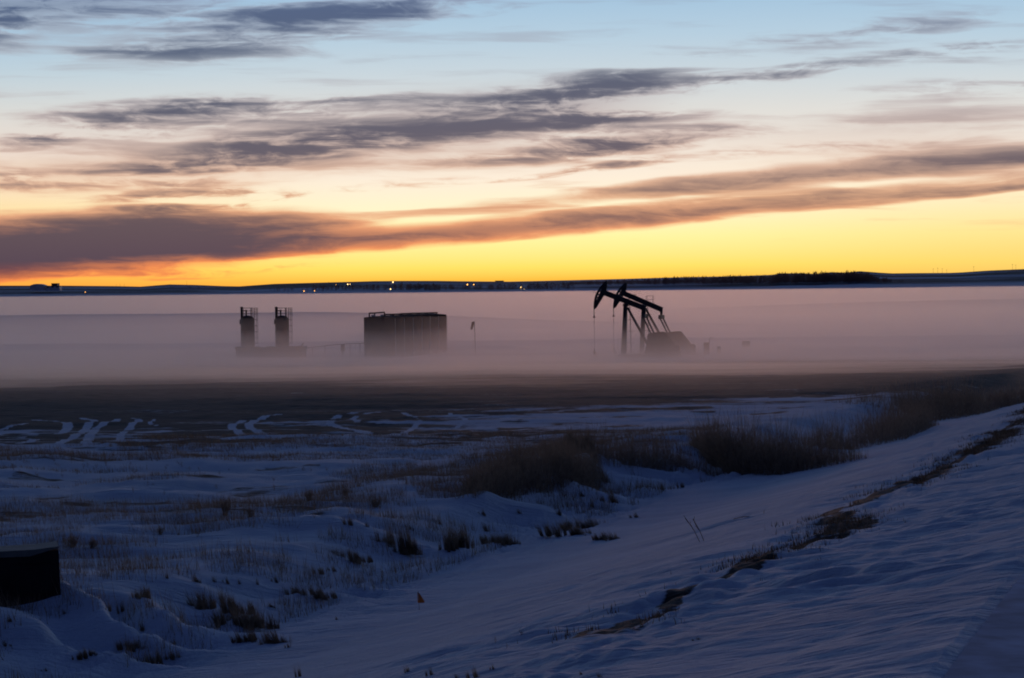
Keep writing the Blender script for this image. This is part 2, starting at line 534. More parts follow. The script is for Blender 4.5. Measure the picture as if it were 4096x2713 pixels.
_rows = [6.0]
while _rows[-1] < 2700:
    y = _rows[-1]
    h = 3.2 if y < 20 else 4.2 if y < 90 else 6.5 if y < 200 else 8.6
    _rows.append(y + max(0.02, y * y * (3.2 if 62 < y < 130 else 6.0) / (FPX * h)))
_ts_in = np.linspace(-0.232, 0.232, 760)
_ts = np.concatenate([np.linspace(-0.9, -0.236, 70), _ts_in, np.linspace(0.236, 0.9, 70)])
ground = grid_mesh('ground', np.array(_rows), _ts, M_ground, snow_near)
tag(ground, kind='structure')
_hr = np.concatenate([np.linspace(_rows[-1], HILL_Y, 70), [3600, 3900, 4400]])


def snow_far(X, Y, Z):
    s = 0.44 + 0.42 * fbm(X / 160, Y / 60, 111, 3)
    return s


hills = grid_mesh('hills', _hr, np.concatenate([np.linspace(-0.9, -0.236, 40), np.linspace(-0.232, 0.232, 420), np.linspace(0.236, 0.9, 40)]), M_ground, snow_far)
tag(hills, kind='structure')

# the travelled surface of the road, a sheet on the embankment
us = np.concatenate([np.linspace(4, 60, 160), np.linspace(62, 420, 120)])
vs_ = np.linspace(-8.2, 1.56, 60)
U, V = np.meshgrid(us, vs_, indexing='ij')
XX, YY = U * ST - V * CT, U * CT + V * ST
ZZ = terrain(XX, YY) + 0.010
nr, nc = U.shape
idx = np.arange(nr * nc).reshape(nr, nc)
q = np.stack([idx[:-1, :-1], idx[1:, :-1], idx[1:, 1:], idx[:-1, 1:]], -1).reshape(-1, 4)
road = mesh_obj('road', np.stack([XX, YY, ZZ], -1).reshape(-1, 3).tolist(), q.tolist(), M_road, smooth=True)
tag(road, kind='structure')


# ------------------------------------------------------------------ fog bank lying in the low ground
def fog_bank(name, y0, y1, halfw, top_fn, bottom, nx, ny, density, g, colr):
    ys = np.geomspace(y0, y1, ny)
    core = np.linspace(-90, 90, nx)
    side = np.geomspace(90, halfw, 26)[1:]
    xs = np.concatenate([-side[::-1], core, side])
    nx = len(xs)
    Y, X = np.meshgrid(ys, xs, indexing='ij')
    Z = top_fn(X, Y)
    top = np.stack([X, Y, Z], -1).reshape(-1, 3)
    bot = np.stack([X, Y, np.full_like(Z, bottom)], -1).reshape(-1, 3)
    n = nx * ny
    i = np.arange(n).reshape(ny, nx)
    f = np.stack([i[:-1, :-1], i[:-1, 1:], i[1:, 1:], i[1:, :-1]], -1).reshape(-1, 4).tolist()
    f += (np.stack([i[1:, :-1], i[1:, 1:], i[:-1, 1:], i[:-1, :-1]], -1).reshape(-1, 4) + n).tolist()
    loop = list(i[0, :]) + list(i[1:, -1]) + list(i[-1, -2::-1]) + list(i[-2:0:-1, 0])
    for a, b in zip(loop, loop[1:] + loop[:1]):
        f.append((int(b), int(a), int(a) + n, int(b) + n))
    m = bpy.data.materials.new(name + '_air')
    m.use_nodes = True
    N, L = m.node_tree.nodes, m.node_tree.links
    N.remove(N['Principled BSDF'])
    pv = N.new('ShaderNodeVolumePrincipled')
    pv.inputs['Color'].default_value = (*colr, 1)
    pv.inputs['Density'].default_value = density
    pv.inputs['Anisotropy'].default_value = g
    L.new(pv.outputs[0], N['Material Output'].inputs['Volume'])
    m.cycles.homogeneous_volume = True
    o = mesh_obj(name, np.concatenate([top, bot]).tolist(), f, m, smooth=False)
    return o


def thin_side(X, Y):
    """the fog thins out towards the raised road"""
    return 0.75 * sstep(8, 34, X) * (1 - sstep(140, 290, Y))


def fog_top_high(X, Y):
    return 3.0 + 2.9 * sstep(150, 300, Y) + 1.0 * vnoise(X / 300, Y / 70, 221) * sstep(120, 300, Y) + 0.8 * vnoise(X / 55, Y / 32, 223) * sstep(150, 260, Y) - 0.9 * sstep(600, 2600, Y) - thin_side(X, Y)


def fog_top(X, Y):
    return 3.35 + 0.75 * vnoise(X / 260, Y / 60, 201) * sstep(80, 300, Y) + 0.4 * vnoise(X / 420, Y / 170, 207) * sstep(200, 500, Y) + 0.65 * sstep(60, 260, Y) - thin_side(X, Y)


def fog_top_mid(X, Y):
    return 2.5 + 0.9 * vnoise(X / 150, Y / 50, 231) + 0.6 * vnoise(X / 42, Y / 30, 232) - thin_side(X, Y)


def fog_top_low(X, Y):
    g = terrain(X, np.minimum(Y, 360.0), False)
    near = 122 + 0.42 * np.clip(X, -60, 60) + 24 * sstep(4, 60, X) + 26 * vnoise(X / 30, Y / 26, 303)
    up = sstep(-12, 105, Y - near) * (0.74 + 0.6 * vnoise(X / 70, Y / 40, 301) + 0.7 * vnoise(X / 22, Y / 18, 302)) - 0.25
    return np.where(Y < 330, g + up, 0.35 + up)


FOG_G = 0.80
FOG_C = (0.87, 0.765, 0.735)
haze = fog_bank('haze', 56, 3250, 1500, fog_top, -4.0, 70, 150, 0.0060, FOG_G, FOG_C)
tag(haze, 'pale pink fog bank lying low over the far field', 'fog', kind='stuff')
haze2 = fog_bank('haze', 110, 3255, 1502, fog_top_low, -4.2, 130, 190, 0.034, FOG_G, FOG_C)
tag(haze2, 'thickest mist hugging the ground round the well site', 'fog', kind='stuff')
haze3 = fog_bank('haze', 90, 3260, 1504, fog_top_high, -4.4, 90, 170, 0.0037, FOG_G, FOG_C)
tag(haze3, 'thin upper veil of mist reaching the tank tops', 'fog', kind='stuff')
haze4 = fog_bank('haze', 80, 3265, 1506, fog_top_mid, -4.6, 130, 150, 0.0055, FOG_G, FOG_C)
tag(haze4, 'middle layer of fog filling the low ground', 'fog', kind='stuff')


# ------------------------------------------------------------------ pumpjacks
KZ = 290.0 / FPX / 4.468           # metres per pixel of the measuring enlargement


def pj(zx, zy):
    """enlargement pixel -> side-view metres from the beam's saddle bearing"""
    dx, dz = (zx - 775) * KZ, (470 - zy) * KZ
    c, s = math.cos(ROLL), math.sin(ROLL)
    return (dx * c - dz * s * -1, dz * c - dx * s)


PIVOT_H = 6.75


def make_pumpjack(px, py, depth, yaw, extra, label):
    piv = at(px, py, depth)
    root = empty('pumpjack', (piv.x, depth, piv.z - PIVOT_H), yaw)
    tag(root, label, 'pumpjack', 'pumpjacks at the well site')
    ca, sa = math.cos(extra), math.sin(extra)

    def B(zx, zy):                 # moving parts: turned about the bearing
        x, z = pj(zx, zy)
        return (x * ca - z * sa, x * sa + z * ca + PIVOT_H)

    def S(zx, zy):
        x, z = pj(zx, zy)
        return (x, z + PIVOT_H)

    def p3(q, y):
        return (q[0], y, q[1])
    # walking beam, an I-section
    a, b = B(395, 322), B(1130, 600)
    beam = MB()
    beam.beam(p3(a, 0), p3(b, 0), 0.16, 0.54)
    for s in (-1, 1):
        d = (Vector(p3(b, 0)) - Vector(p3(a, 0))).normalized()
        nrm = Vector((-d.z, 0, d.x)) * (0.29 * s)
        beam.beam(Vector(p3(a, 0)) + nrm, Vector(p3(b, 0)) + nrm, 0.36, 0.05)
    wb = beam.build('walking_beam', M_black, root)
    # horsehead: plate, curved rim and rungs between them
    rim_o = [(432, 105), (380, 140), (330, 190), (285, 250), (250, 310), (222, 375), (205, 440), (196, 510), (193, 575), (197, 612)]
    rim_i = [(436, 136), (396, 168), (351, 214), (310, 270), (276, 328), (250, 390), (233, 450), (223, 512), (218, 570), (217, 606)]
    hh = MB()
    for k in range(len(rim_o) - 1):
        hh.prism([B(*rim_o[k]), B(*rim_o[k + 1]), B(*rim_i[k + 1]), B(*rim_i[k])], -0.24, 0.24)
    plate = [(440, 118), (434, 210), (418, 300), (398, 345), (372, 374), (338, 432), (290, 506), (236, 592), (206, 612), (208, 540), (226, 490), (246, 446), (270, 395), (296, 342), (318, 290), (336, 245), (338, 205), (392, 150)]
    hh.prism([B(*p) for p in plate], -0.13, 0.13)
    for o_, i_ in (((318, 224), (354, 238)), ((272, 290), (330, 292)), ((243, 352), (306, 352)), ((222, 412), (280, 402)), ((208, 470), (250, 458)), ((203, 515), (232, 495))):
        hh.beam(p3(B(*o_), 0), p3(B(*i_), 0), 0.40, 0.17)
    hh.build('horsehead', M_black, root)
    # bridle, carrier bar and polished rod hang plumb from the rim
    x0, z0 = B(196, 600)
    for s in (-1, 1):
        MB().tube((x0, 0.16 * s, z0), (x0, 0.16 * s, z0 - 1.02), 0.022, n=6).build('bridle_cable', M_rust, root)
    cb = MB()
    cb.box((x0 - 0.09, -0.26, z0 - 1.14), (x0 + 0.09, 0.26, z0 - 0.98), 0.02)
    cb.box((x0 - 0.05, -0.07, z0 - 0.98), (x0 + 0.05, 0.07, z0 - 0.80), 0.01)
    cb.build('carrier_bar', M_rust, root)
    rod = MB()
    rod.tube((x0, 0, z0 - 1.1), (x0, 0, 0.9), 0.019, n=6)
    rod.tube((x0, 0, z0 - 1.75), (x0, 0, z0 - 1.55), 0.04, n=6)
    rod.build('polished_rod', M_rust, root)
    wh = MB()
    wh.lathe([(0.22, 0.0), (0.22, 0.1), (0.13, 0.12), (0.13, 0.5), (0.2, 0.52), (0.2, 0.6), (0.09, 0.62), (0.09, 0.98)], 14, (x0, 0))
    wh.tube((x0, 0, 0.4), (x0 + 0.5, 0, 0.4), 0.05)
    wh.build('wellhead', M_rust, root, True)
    # small antenna-like guide wires on the head
    g = MB()
    q = B(238, 330)
    g.path([(q[0] - 0.42, 0.2, q[1] + 0.30), p3(q, 0.2), p3(q, -0.2), (q[0] - 0.50, -0.2, q[1] + 0.24)], 0.012, 5)
    g.build('wire_guide', M_rust, root)
    # samson post: two front legs leaning together, one rear brace, a saddle bearing
    for s in (-1, 1):
        m = MB()
        top = S(768, 540); bot = S(735, 1462)
        m.beam((top[0], 0.16 * s, top[1]), (bot[0], 0.62 * s, 0.0), 0.30, 0.40, up=(1, 0, 0))
        m.build('samson_leg', M_black, root)
        m = MB()
        top = S(806, 585); bot = S(1290, 1462)
        m.beam((top[0], 0.14 * s, top[1]), (bot[0], 0.34 * s, 0.05), 0.15, 0.22, up=(1, 0, 0))
        m.build('rear_brace', M_black, root)
    m = MB()
    m.box((-0.30, -0.42, PIVOT_H - 0.62), (0.30, 0.42, PIVOT_H - 0.30), 0.03)
    m.tube((0, -0.46, PIVOT_H - 0.36), (0, 0.46, PIVOT_H - 0.36), 0.17, n=14)
    m.build('saddle_bearing', M_black, root)
    for k in range(1, 6):
        m = MB()
        z = k * (PIVOT_H - 0.7) / 6
        w = 0.62 + (0.16 - 0.62) * z / (PIVOT_H - 0.6)
        bx = S(735, 1462)[0] * (1 - z / PIVOT_H)
        m.tube((bx, -w, z), (bx, w, z), 0.05, n=6)
        m.build('cross_tie', M_black, root)
    # ladder up the back of the post with a small landing
    lad = MB()
    lx = S(838, 700)[0]
    for s in (-1, 1):
        lad.tube((lx, 1.0 + 0.22 * s, 0.3), (lx - 0.05, 0.62 + 0.22 * s, PIVOT_H - 0.2), 0.022, n=6)
    for k in range(20):
        z = 0.5 + k * 0.29
        yy = 1.0 + (0.62 - 1.0) * (z - 0.3) / (PIVOT_H - 0.5)
        lad.tube((lx, yy - 0.22, z), (lx, yy + 0.22, z), 0.014, n=5)
    for z in (1.7, 3.1, 4.5):
        ring = [(lx + 0.02 + 0.36 * math.sin(math.pi * k / 8), 1.0 - 0.26 + 0.62 * k / 8 - 0.06 * z, z) for k in range(9)]
        lad.path(ring, 0.016, 5)
        lad.tube((lx - 0.5, 0.7 - 0.06 * z, z), (lx, 0.75 - 0.06 * z, z), 0.02, n=5)
    lad.build('ladder', M_rust, root)
    pl = MB()
    c = (S(860, 470)[0], 1.1)
    zt = PIVOT_H - 0.25
    pl.box((c[0] - 0.45, c[1] - 0.4, zt), (c[0] + 0.45, c[1] + 0.4, zt + 0.05))
    for ix in (-1, 1):
        for iy in (-1, 1):
            pl.tube((c[0] + 0.42 * ix, c[1] + 0.37 * iy, zt), (c[0] + 0.42 * ix, c[1] + 0.37 * iy, zt + 1.05), 0.02, n=5)
    for z in (zt + 0.55, zt + 1.05):
        pl.path([(c[0] - 0.42, c[1] - 0.37, z), (c[0] + 0.42, c[1] - 0.37, z), (c[0] + 0.42, c[1] + 0.37, z), (c[0] - 0.42, c[1] + 0.37, z), (c[0] - 0.42, c[1] - 0.37, z)], 0.018, 5)
    pl.build('service_platform', M_rust, root)
    # tail bracket, equaliser and the pair of pitman arms
    e = B(1118, 700)
    t1, t2 = B(1080, 560), B(1138, 590)
    m = MB()
    m.prism([t1, t2, (e[0] + 0.10, e[1] - 0.02), (e[0] - 0.13, e[1] - 0.02)], -0.17, 0.17)
    m.build('tail_bracket', M_black, root)
    m = MB()
    m.beam((e[0], -1.2, e[1] - 0.16), (e[0], 1.2, e[1] - 0.16), 0.30, 0.34)
    for s in (-1, 1):
        m.box((e[0] - 0.2, 1.1 * s - 0.14, e[1] - 0.50), (e[0] + 0.2, 1.1 * s + 0.14, e[1] + 0.0), 0.04)
    m.build('equalizer', M_black, root)
    cx, cz = S(1330, 1180)
    pin = (e[0] + 1.02, S(1330, 1080)[1])
    for s in (-1, 1):
        m = MB()
        m.beam((e[0], 1.12 * s, e[1] - 0.35), (pin[0], 1.12 * s, pin[1]), 0.15, 0.19)
        m.build('pitman_arm', M_black, root)
    # gearbox, cranks with counterweights, sheet guards round them
    m = MB()
    m.box((cx - 0.75, -0.62, 0.7), (cx + 0.75, 0.62, cz + 0.55), 0.10)
    m.tube((cx, -0.95, cz), (cx, 0.95, cz), 0.17, n=14)
    m.box((cx - 0.6, -0.5, 0.3), (cx + 0.6, 0.5, 0.7))
    m.build('gearbox', M_guard, root)
    for s in (-1, 1):
        m = MB()
        y0, y1 = (0.72 * s, 0.90 * s) if s > 0 else (-0.90, -0.72)
        m.beam((cx - 0.2, (y0 + y1) / 2, cz - 0.4), (cx + 1.35, (y0 + y1) / 2, cz + 0.25), abs(y1 - y0), 0.34)
        m.build('crank', M_guard, root)
        m = MB()
        arc = [(cx + 0.35 + 1.0 * math.cos(an), cz + 0.1 + 0.95 * math.sin(an)) for an in np.linspace(-1.9, 1.55, 12)]
        m.prism(arc, 1.0 * s - 0.13, 1.0 * s + 0.13)
        m.build('counterweight', M_guard, root)
        m = MB()
        out = [S(*p) for p in ((1195, 1090), (1208, 1056), (1240, 1034), (1420, 1016), (1462, 1026), (1640, 1250), (1650, 1420), (1150, 1420), (1165, 1300), (1192, 1200))]
        m.prism(out, 1.32 * s - 0.03, 1.32 * s + 0.03)
        m.build('weight_guard', M_guard, root)
    m = MB()
    mx = S(1700, 1300)[0]
    m.tube((mx, -0.42, 1.05), (mx, 0.42, 1.05), 0.36, n=16)
    m.box((mx - 0.40, -0.36, 0.3), (mx + 0.40, 0.36, 0.74), 0.02)
    m.build('motor', M_guard, root)
    m = MB()
    xa, xb = S(640, 1400)[0], S(1760, 1400)[0]
    for s in (-1, 1):
        m.box((xa, 0.62 * s - 0.12, -0.5), (xb, 0.62 * s + 0.12, 0.3))
    for k in range(6):
        x = xa + (xb - xa) * (k + 0.5) / 6
        m.box((x - 0.08, -0.5, -0.3), (x + 0.08, 0.5, 0.26))
    m.build('skid_base', M_guard, root)
    return root


make_pumpjack(2330 + 775 / 4.468, 1100 + 470 / 4.468, 290.0, R(-13), 0.0, 'nearer dark pumpjack with its horsehead raised, left of its twin')
make_pumpjack(2330 + 1098 / 4.468, 1100 + 488 / 4.468, 306.0, R(-13), R(-2.2), 'farther dark pumpjack standing behind and right of its twin')


# ------------------------------------------------------------------ treaters, shed and tanks
def make_treater():
    d = 310.0
    base = at(991, 1440, d)
    k = d / FPX
    zpx = lambda py: (1440 - py) * k
    xpx = lambda px: (px - 991) * k
    root = empty('treater_tower', base)
    tag(root, 'left of the two dark treater towers rising from the low shed', 'tower', 'treater towers behind the low shed')
    r = 0.86
    m = MB()
    zt = zpx(1277)
    m.lathe([(r + 0.05, -1.0), (r + 0.05, 0.3), (r, 0.32), (r, zt), (r * 0.97, zt + 0.12), (r * 0.86, zt + 0.26), (r * 0.62, zt + 0.38), (r * 0.3, zt + 0.45), (0.05, zt + 0.47)], 28)
    for z in (zt - 0.05, zt - 1.6, zt - 3.2):
        m.lathe([(r + 0.002, z), (r + 0.03, z + 0.01), (r + 0.03, z + 0.07), (r + 0.002, z + 0.08)], 28)
    m.build('vessel', M_black, root, True)
    m = MB()
    x = xpx(969.5)
    m.tube((x, -0.1, zpx(1300)), (x, -0.1, zpx(1232)), 0.15, n=12)
    m.lathe([(0.15, zpx(1232)), (0.22, zpx(1231)), (0.2, zpx(1229)), (0.06, zpx(1227))], 12, (x, -0.1))
    m.build('flue_stack', M_black, root, True)
    m = MB()
    m.tube((xpx(963), 0, zpx(1288)), (xpx(972), 0, zpx(1288)), 0.28, n=14)
    m.tube((xpx(961), 0, zpx(1288)), (xpx(963), 0, zpx(1288)), 0.34, n=14)
    m.tube((xpx(962), 0, zpx(1298)), (xpx(962), 0, zpx(1290)), 0.07, n=8)
    m.build('manway', M_black, root, True)
    m = MB()
    m.tube((xpx(987), 0, zt + 0.3), (xpx(987), 0, zpx(1240)), 0.10, n=10)
    m.box((xpx(983.5), -0.15, zpx(1246)), (xpx(990.5), 0.15, zpx(1240)))
    m.tube((xpx(987), 0, zpx(1243)), (xpx(970), 0, zpx(1243)), 0.05, n=6)
    m.build('relief_valve', M_black, root)
    # railing round the top deck
    m = MB()
    x0, x1 = xpx(973), xpx(1010)
    y0, y1 = -0.75, 0.75
    zd = zpx(1263)
    for (xx, yy) in ((x0, y0), (x1, y0), (x1, y1), (x0, y1)):
        m.tube((xx, yy, zd - 0.3), (xx, yy, zpx(1232)), 0.035, n=6)
    m.tube((xpx(1008), -0.4, zd - 0.2), (xpx(1008), -0.4, zpx(1232)), 0.07, n=6)
    for py in (1232.5, 1244, 1255):
        z = zpx(py)
        m.path([(x0, y0, z), (x1, y0, z), (x1, y1, z), (x0, y1, z), (x0, y0, z)], 0.024, 6)
    m.build('guard_rail', M_rust, root)
    # caged ladder
    m = MB()
    xl = xpx(1019)
    for s in (-1, 1):
        m.tube((xl, 0.22 * s, 0.4), (xl, 0.22 * s, zpx(1232)), 0.026, n=6)
    n = int((zpx(1234) - 0.4) / 0.3)
    for i in range(n):
        z = 0.5 + i * 0.3
        m.tube((xl, -0.22, z), (xl, 0.22, z), 0.014, n=5)
    for py in (1285, 1330, 1370):
        m.tube((xl, 0, zpx(py)), (r * 0.95, 0, zpx(py)), 0.03, n=5)
    m.build('ladder', M_rust, root)
    m = MB()
    hoops = [1233, 1240, 1248, 1257, 1280, 1304, 1328, 1352, 1374]
    pts = lambda z: [(xl + 0.46 * math.sin(math.pi * i / 10), -0.34 * math.cos(math.pi * i / 10), z) for i in range(11)]
    for py in hoops:
        m.path(pts(zpx(py)), 0.024, 5)
    for i in (2, 4, 6, 8):
        p = pts(0)[i]
        m.tube((p[0], p[1], zpx(1376)), (p[0], p[1], zpx(1232)), 0.016, n=5)
    m.build('ladder_cage', M_rust, root)
    return root


tow = make_treater()
tow2 = copy_tree(tow)
tow2.location = tow.location + (at(1126.5, 1440, 310.0) - at(991, 1440, 310.0)) + Vector((0, 0.8, 0))
tow2['label'] = 'right of the two dark treater towers rising from the low shed'

# low shed wrapped round the foot of the towers
d = 307.0
k = d / FPX
p0, p1 = at(947, 1385, d), at(1222, 1388, d)
root = empty('low_shed', ((p0.x + p1.x) / 2, d, 0.0))
tag(root, 'long low metal shed half hidden by fog under the treater towers', 'shed')
w, h = (p1.x - p0.x) / 2, (p0.z + p1.z) / 2
m = MB()
m.box((-w, -1.0, -1.0), (w, 1.2, h - 0.10))
for i in range(int(2 * w / 0.4)):
    x = -w + 0.2 + i * 0.4
    m.box((x - 0.05, -1.03, -1.0), (x + 0.05, -1.0, h - 0.12))
m.build('wall', M_shed, root)
m = MB()
n = 26
prof = [(-w - 0.12 + (2 * w + 0.24) * i / n, h + 0.05 * math.sin(i * 1.7) * (0.4 + 0.6 * math.sin(i * 0.5) ** 2)) for i in range(n + 1)]
prof[9] = (prof[9][0], prof[9][1] - 0.12); prof[10] = (prof[10][0], prof[10][1] - 0.14); prof[11] = (prof[11][0], prof[11][1] - 0.06)
m.prism(prof + [(w + 0.12, h - 0.22), (-w - 0.12, h - 0.22)], -1.12, 1.32)
m.build('roof', M_shed, root)
m = MB()
x = at(1206, 1384, d).x - root.location.x
m.path([(x, 0, h - 0.15), (x + 0.02, 0, h + 0.10), (x + 0.14, 0, h + 0.26), (x + 0.26, 0, h + 0.34)], 0.085, 8)
m.build('vent_elbow', M_rust, root)
m = MB()
m.box((-w + 0.06, -1.07, h - 0.5), (-w + 0.42, -1.0, h - 0.2), 0.01)
m.build('panel_box', M_rust, root)

# row of seven tanks receding to the right
c0 = at(1519.5, 1440, 300.0)
c6 = at(1729.0, 1440, 324.0)
TR = 1.95
tank_top = at(1519.5, 1270.5, 300.0).z


def make_tank():
    root = empty('storage_tank', (0, 0, 0))
    m = MB()
    H = tank_top
    m.lathe([(TR, -1.2), (TR, H - 0.04), (TR + 0.035, H - 0.03), (TR + 0.035, H + 0.01), (TR * 0.98, H + 0.03), (TR * 0.5, H + 0.14), (0.2, H + 0.19)], 48)
    m.build('shell', M_tank, root, True)
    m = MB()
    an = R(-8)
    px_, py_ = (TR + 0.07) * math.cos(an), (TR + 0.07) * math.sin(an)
    m.tube((px_, py_, 0.2), (px_, py_, H - 0.12), 0.05, n=8)  # pale tube added to draw the sky highlight down the tank's edge
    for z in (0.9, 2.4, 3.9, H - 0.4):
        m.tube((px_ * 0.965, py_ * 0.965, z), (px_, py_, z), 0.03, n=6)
    m.build('edge_highlight_pipe', M_galv, root)
    m = MB()
    m.lathe([(0.28, H + 0.08), (0.28, H + 0.24), (0.31, H + 0.25), (0.31, H + 0.29), (0.08, H + 0.33)], 16, (-0.7, -0.9))
    m.build('thief_hatch', M_galv, root, True)
    return root


ORD = ['nearest brown tank at the left end of the tank row', 'second brown tank from the left end of the tank row', 'third brown tank from the left end of the tank row',
       'middle brown tank of the row of seven', 'third brown tank from the far right end of the row', 'second brown tank from the far right end of the row',
       'farthest brown tank at the right end of the row']
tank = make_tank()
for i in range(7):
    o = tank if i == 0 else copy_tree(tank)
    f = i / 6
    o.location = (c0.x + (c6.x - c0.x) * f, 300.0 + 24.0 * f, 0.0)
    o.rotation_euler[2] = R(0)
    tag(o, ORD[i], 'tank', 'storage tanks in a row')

# vent piping carried along the tank roofs
root = empty('vent_piping', (c0.x, 300.0, tank_top))
tag(root, 'rusty vent pipe running along the tops of the tanks', 'pipework')
L_ = lambda px, py, dd: at(px, py, dd) - root.location
m = MB()
hdr = [L_(1541, 1258, 303), L_(1600, 1256.5, 308), L_(1603, 1255, 308.5), L_(1645, 1253.5, 314), L_(1749, 1251, 323)]
m.path(hdr, 0.085, 8)
m.path([L_(1604, 1260.5, 308.5), L_(1643, 1259, 313), L_(1712, 1257.5, 320)], 0.07, 8)
m.build('header_pipe', M_rust, root)
for i, (px, dd) in enumerate(((1541, 303), (1573, 305.5), (1604, 308.5), (1643, 313.5), (1678, 317), (1711, 320), (1746, 323.5))):
    m = MB()
    top = L_(px, 1256 - i * 0.8, dd)
    m.tube((top.x, top.y, -0.05), top, 0.075, n=8)
    m.lathe([(0.11, 0.05), (0.13, 0.07), (0.13, 0.13), (0.11, 0.15)], 10, (top.x, top.y))
    m.build('riser', M_rust, root)
m = MB()
g = [L_(1477, 1272, 300), L_(1477, 1253, 300), L_(1498, 1252.5, 300), L_(1537, 1249.5, 302), L_(1541, 1270, 303)]
m.path(g, 0.085, 8)
m.tube(L_(1498, 1272, 300), L_(1498, 1252.5, 300), 0.07, n=8)
m.tube(L_(1537, 1249.5, 302), L_(1534, 1247, 302), 0.06, n=8)
m.build('pipe_frame', M_rust, root)
for t in np.linspace(0.02, 0.98, 22):
    a = L_(1545 + 160 * t, 1259 - 4 * t, 303 + 17 * t)
    MB().tube((a.x, a.y, 0.02), (a.x, a.y, a.z), 0.035, n=5).build('pipe_support', M_rust, root)

# pipe run between shed and tanks, with a valve box
root = empty('pipe_run', (at(1340, 1400, 305).x, 305, 0.0))
tag(root, 'low pipe run crossing from the shed to the tanks', 'pipe')
m = MB()
m.path([at(px, py, 305) - root.location for px, py in ((1226, 1394), (1250, 1390), (1300, 1384), (1345, 1379), (1400, 1375.5), (1462, 1373))], 0.05, 8)
m.build('pipe', M_rust, root)
for px, py in ((1250, 1390), (1300, 1384), (1400, 1375.5), (1440, 1374)):
    a = at(px, py, 305) - root.location
    m = MB()
    m.tube(a, (a.x, a.y, 0.0), 0.04, n=6)
    m.build('support', M_rust, root)
a = at(1371, 1392, 303)
root = empty('valve_box', (a.x, 303, 0.3))
tag(root, 'small upright valve box beside the low pipe run', 'box')
MB().box((-0.24, -0.2, 0.9), (0.24, 0.2, at(1371, 1378, 303).z - 0.3), 0.03).build('cabinet', M_shed, root)
MB().tube((0, 0, -0.5), (0, 0, 0.9), 0.07).build('post', M_rust, root)

# windsock
d = 312.0
tp, bt = at(1897, 1286, d), at(1903, 1400, d)
root = empty('windsock', (bt.x, d, 0.0))
tag(root, 'limp rust coloured windsock on a thin pole right of the tanks', 'windsock')
m = MB()
m.tube((0, 0, -0.5), (tp.x - bt.x, 0, tp.z), 0.055, 0.040, n=8)
m.build('pole', M_rust, root)
m = MB()
s0, s1 = at(1893, 1288, d - 0.1) - root.location, at(1885.5, 1319, d - 0.1) - root.location
s0.y = s1.y = -0.15
m.tube(s0, s1, 0.18, 0.13, n=12)
m.build('sock', M_sock, root, True)
m = MB()
ring = [s0 + Vector((0.19 * math.cos(a_), 0.19 * math.sin(a_), 0.04 * math.cos(a_))) for a_ in np.linspace(0, 2 * math.pi, 13)]
m.path(ring, 0.02, 5)
m.tube(s0 + Vector((0.19, 0, 0.02)), (tp.x - bt.x, 0, tp.z - 0.03), 0.02, n=5)
m.build('hoop', M_rust, root)

# control boxes right of the pumpjacks
for (px, pt, wpx, lab, dd, pipes) in ((2826, 1371, 21, 'taller control cabinet just right of the pumpjacks', 300, True),
                                      (2876, 1387, 14, 'smallest low cabinet in the fog beyond the pumpjacks', 303, False),
                                      (2984, 1365, 30, 'faint wide cabinet standing alone in the fog', 330, False)):
    kx = dd / FPX
    a = at(px, pt, dd)
    root = empty('control_cabinet', (a.x, dd, 0.0))
    tag(root, lab, 'cabinet', 'cabinets beyond the pumpjacks')
    hw = wpx * kx / 2
    m = MB(); m.box((-hw, -0.3, 0.25), (hw, 0.3, a.z - 0.06), 0.02); m.build('case', M_guard, root)
    m = MB(); m.box((-hw - 0.05, -0.36, a.z - 0.06), (hw + 0.05, 0.34, a.z), 0.01); m.build('lid', M_guard, root)
    m = MB(); m.box((-hw + 0.06, -0.34, 0.4), (hw - 0.06, -0.303, a.z - 0.2), 0.01); m.build('door', M_guard, root)
    for s in (-1, 1):
        m = MB()
        m.box((hw * 0.7 * s - 0.05, -0.2, -0.6), (hw * 0.7 * s + 0.05, 0.2, 0.25))
        m.build('stand', M_guard, root)
    if pipes:
        m = MB(); b_ = at(2838, 1352, dd)
        m.tube((b_.x - a.x, 0, a.z - 0.05), (b_.x - a.x, 0, b_.z), 0.03, n=6)
        m.tube((b_.x - a.x, 0, b_.z), (b_.x - a.x + 0.5, 0, b_.z), 0.03, n=6)
        m.build('conduit', M_rust, root)

# ------------------------------------------------------------------ cabinet and flag by the ditch
g = ground_at(150, 2412)
d = g.y
k = d / FPX
zb = g.z
rt = at(233, 2194, d)
root = empty('utility_box', (g.x, d, zb), R(12))
tag(root, 'black squat utility box on the snowy ditch bank', 'utility box')
x1 = rt.x - g.x
x0 = x1 - 1.25
ht = rt.z - zb
m = MB(); m.prism([(x0, -0.25), (x1 + 0.03, -0.25), (x1, ht - 0.03), (x0 + 0.02, ht - 0.06)], 0.0, 0.62); m.build('case', M_box, root)
m = MB()
m.prism([(x0 - 0.02, ht - 0.10), (x1 - 0.36, ht - 0.095), (x1 - 0.002, ht + 0.005), (x1 - 0.002, ht + 0.022), (x1 - 0.30, ht - 0.01), (x0 - 0.02, ht - 0.03)], -0.02, 0.66)
m.build('lid', M_lid, root)
m = MB(); m.box((x1 - 0.62, -0.018, 0.10), (x1 - 0.08, -0.002, ht - 0.20), 0.004)
dr = m.build('door', M_box, root)
m = MB(); m.box((x1 - 0.58, -0.035, ht * 0.45), (x1 - 0.55, -0.019, ht * 0.6)); m.build('handle', M_box, dr)

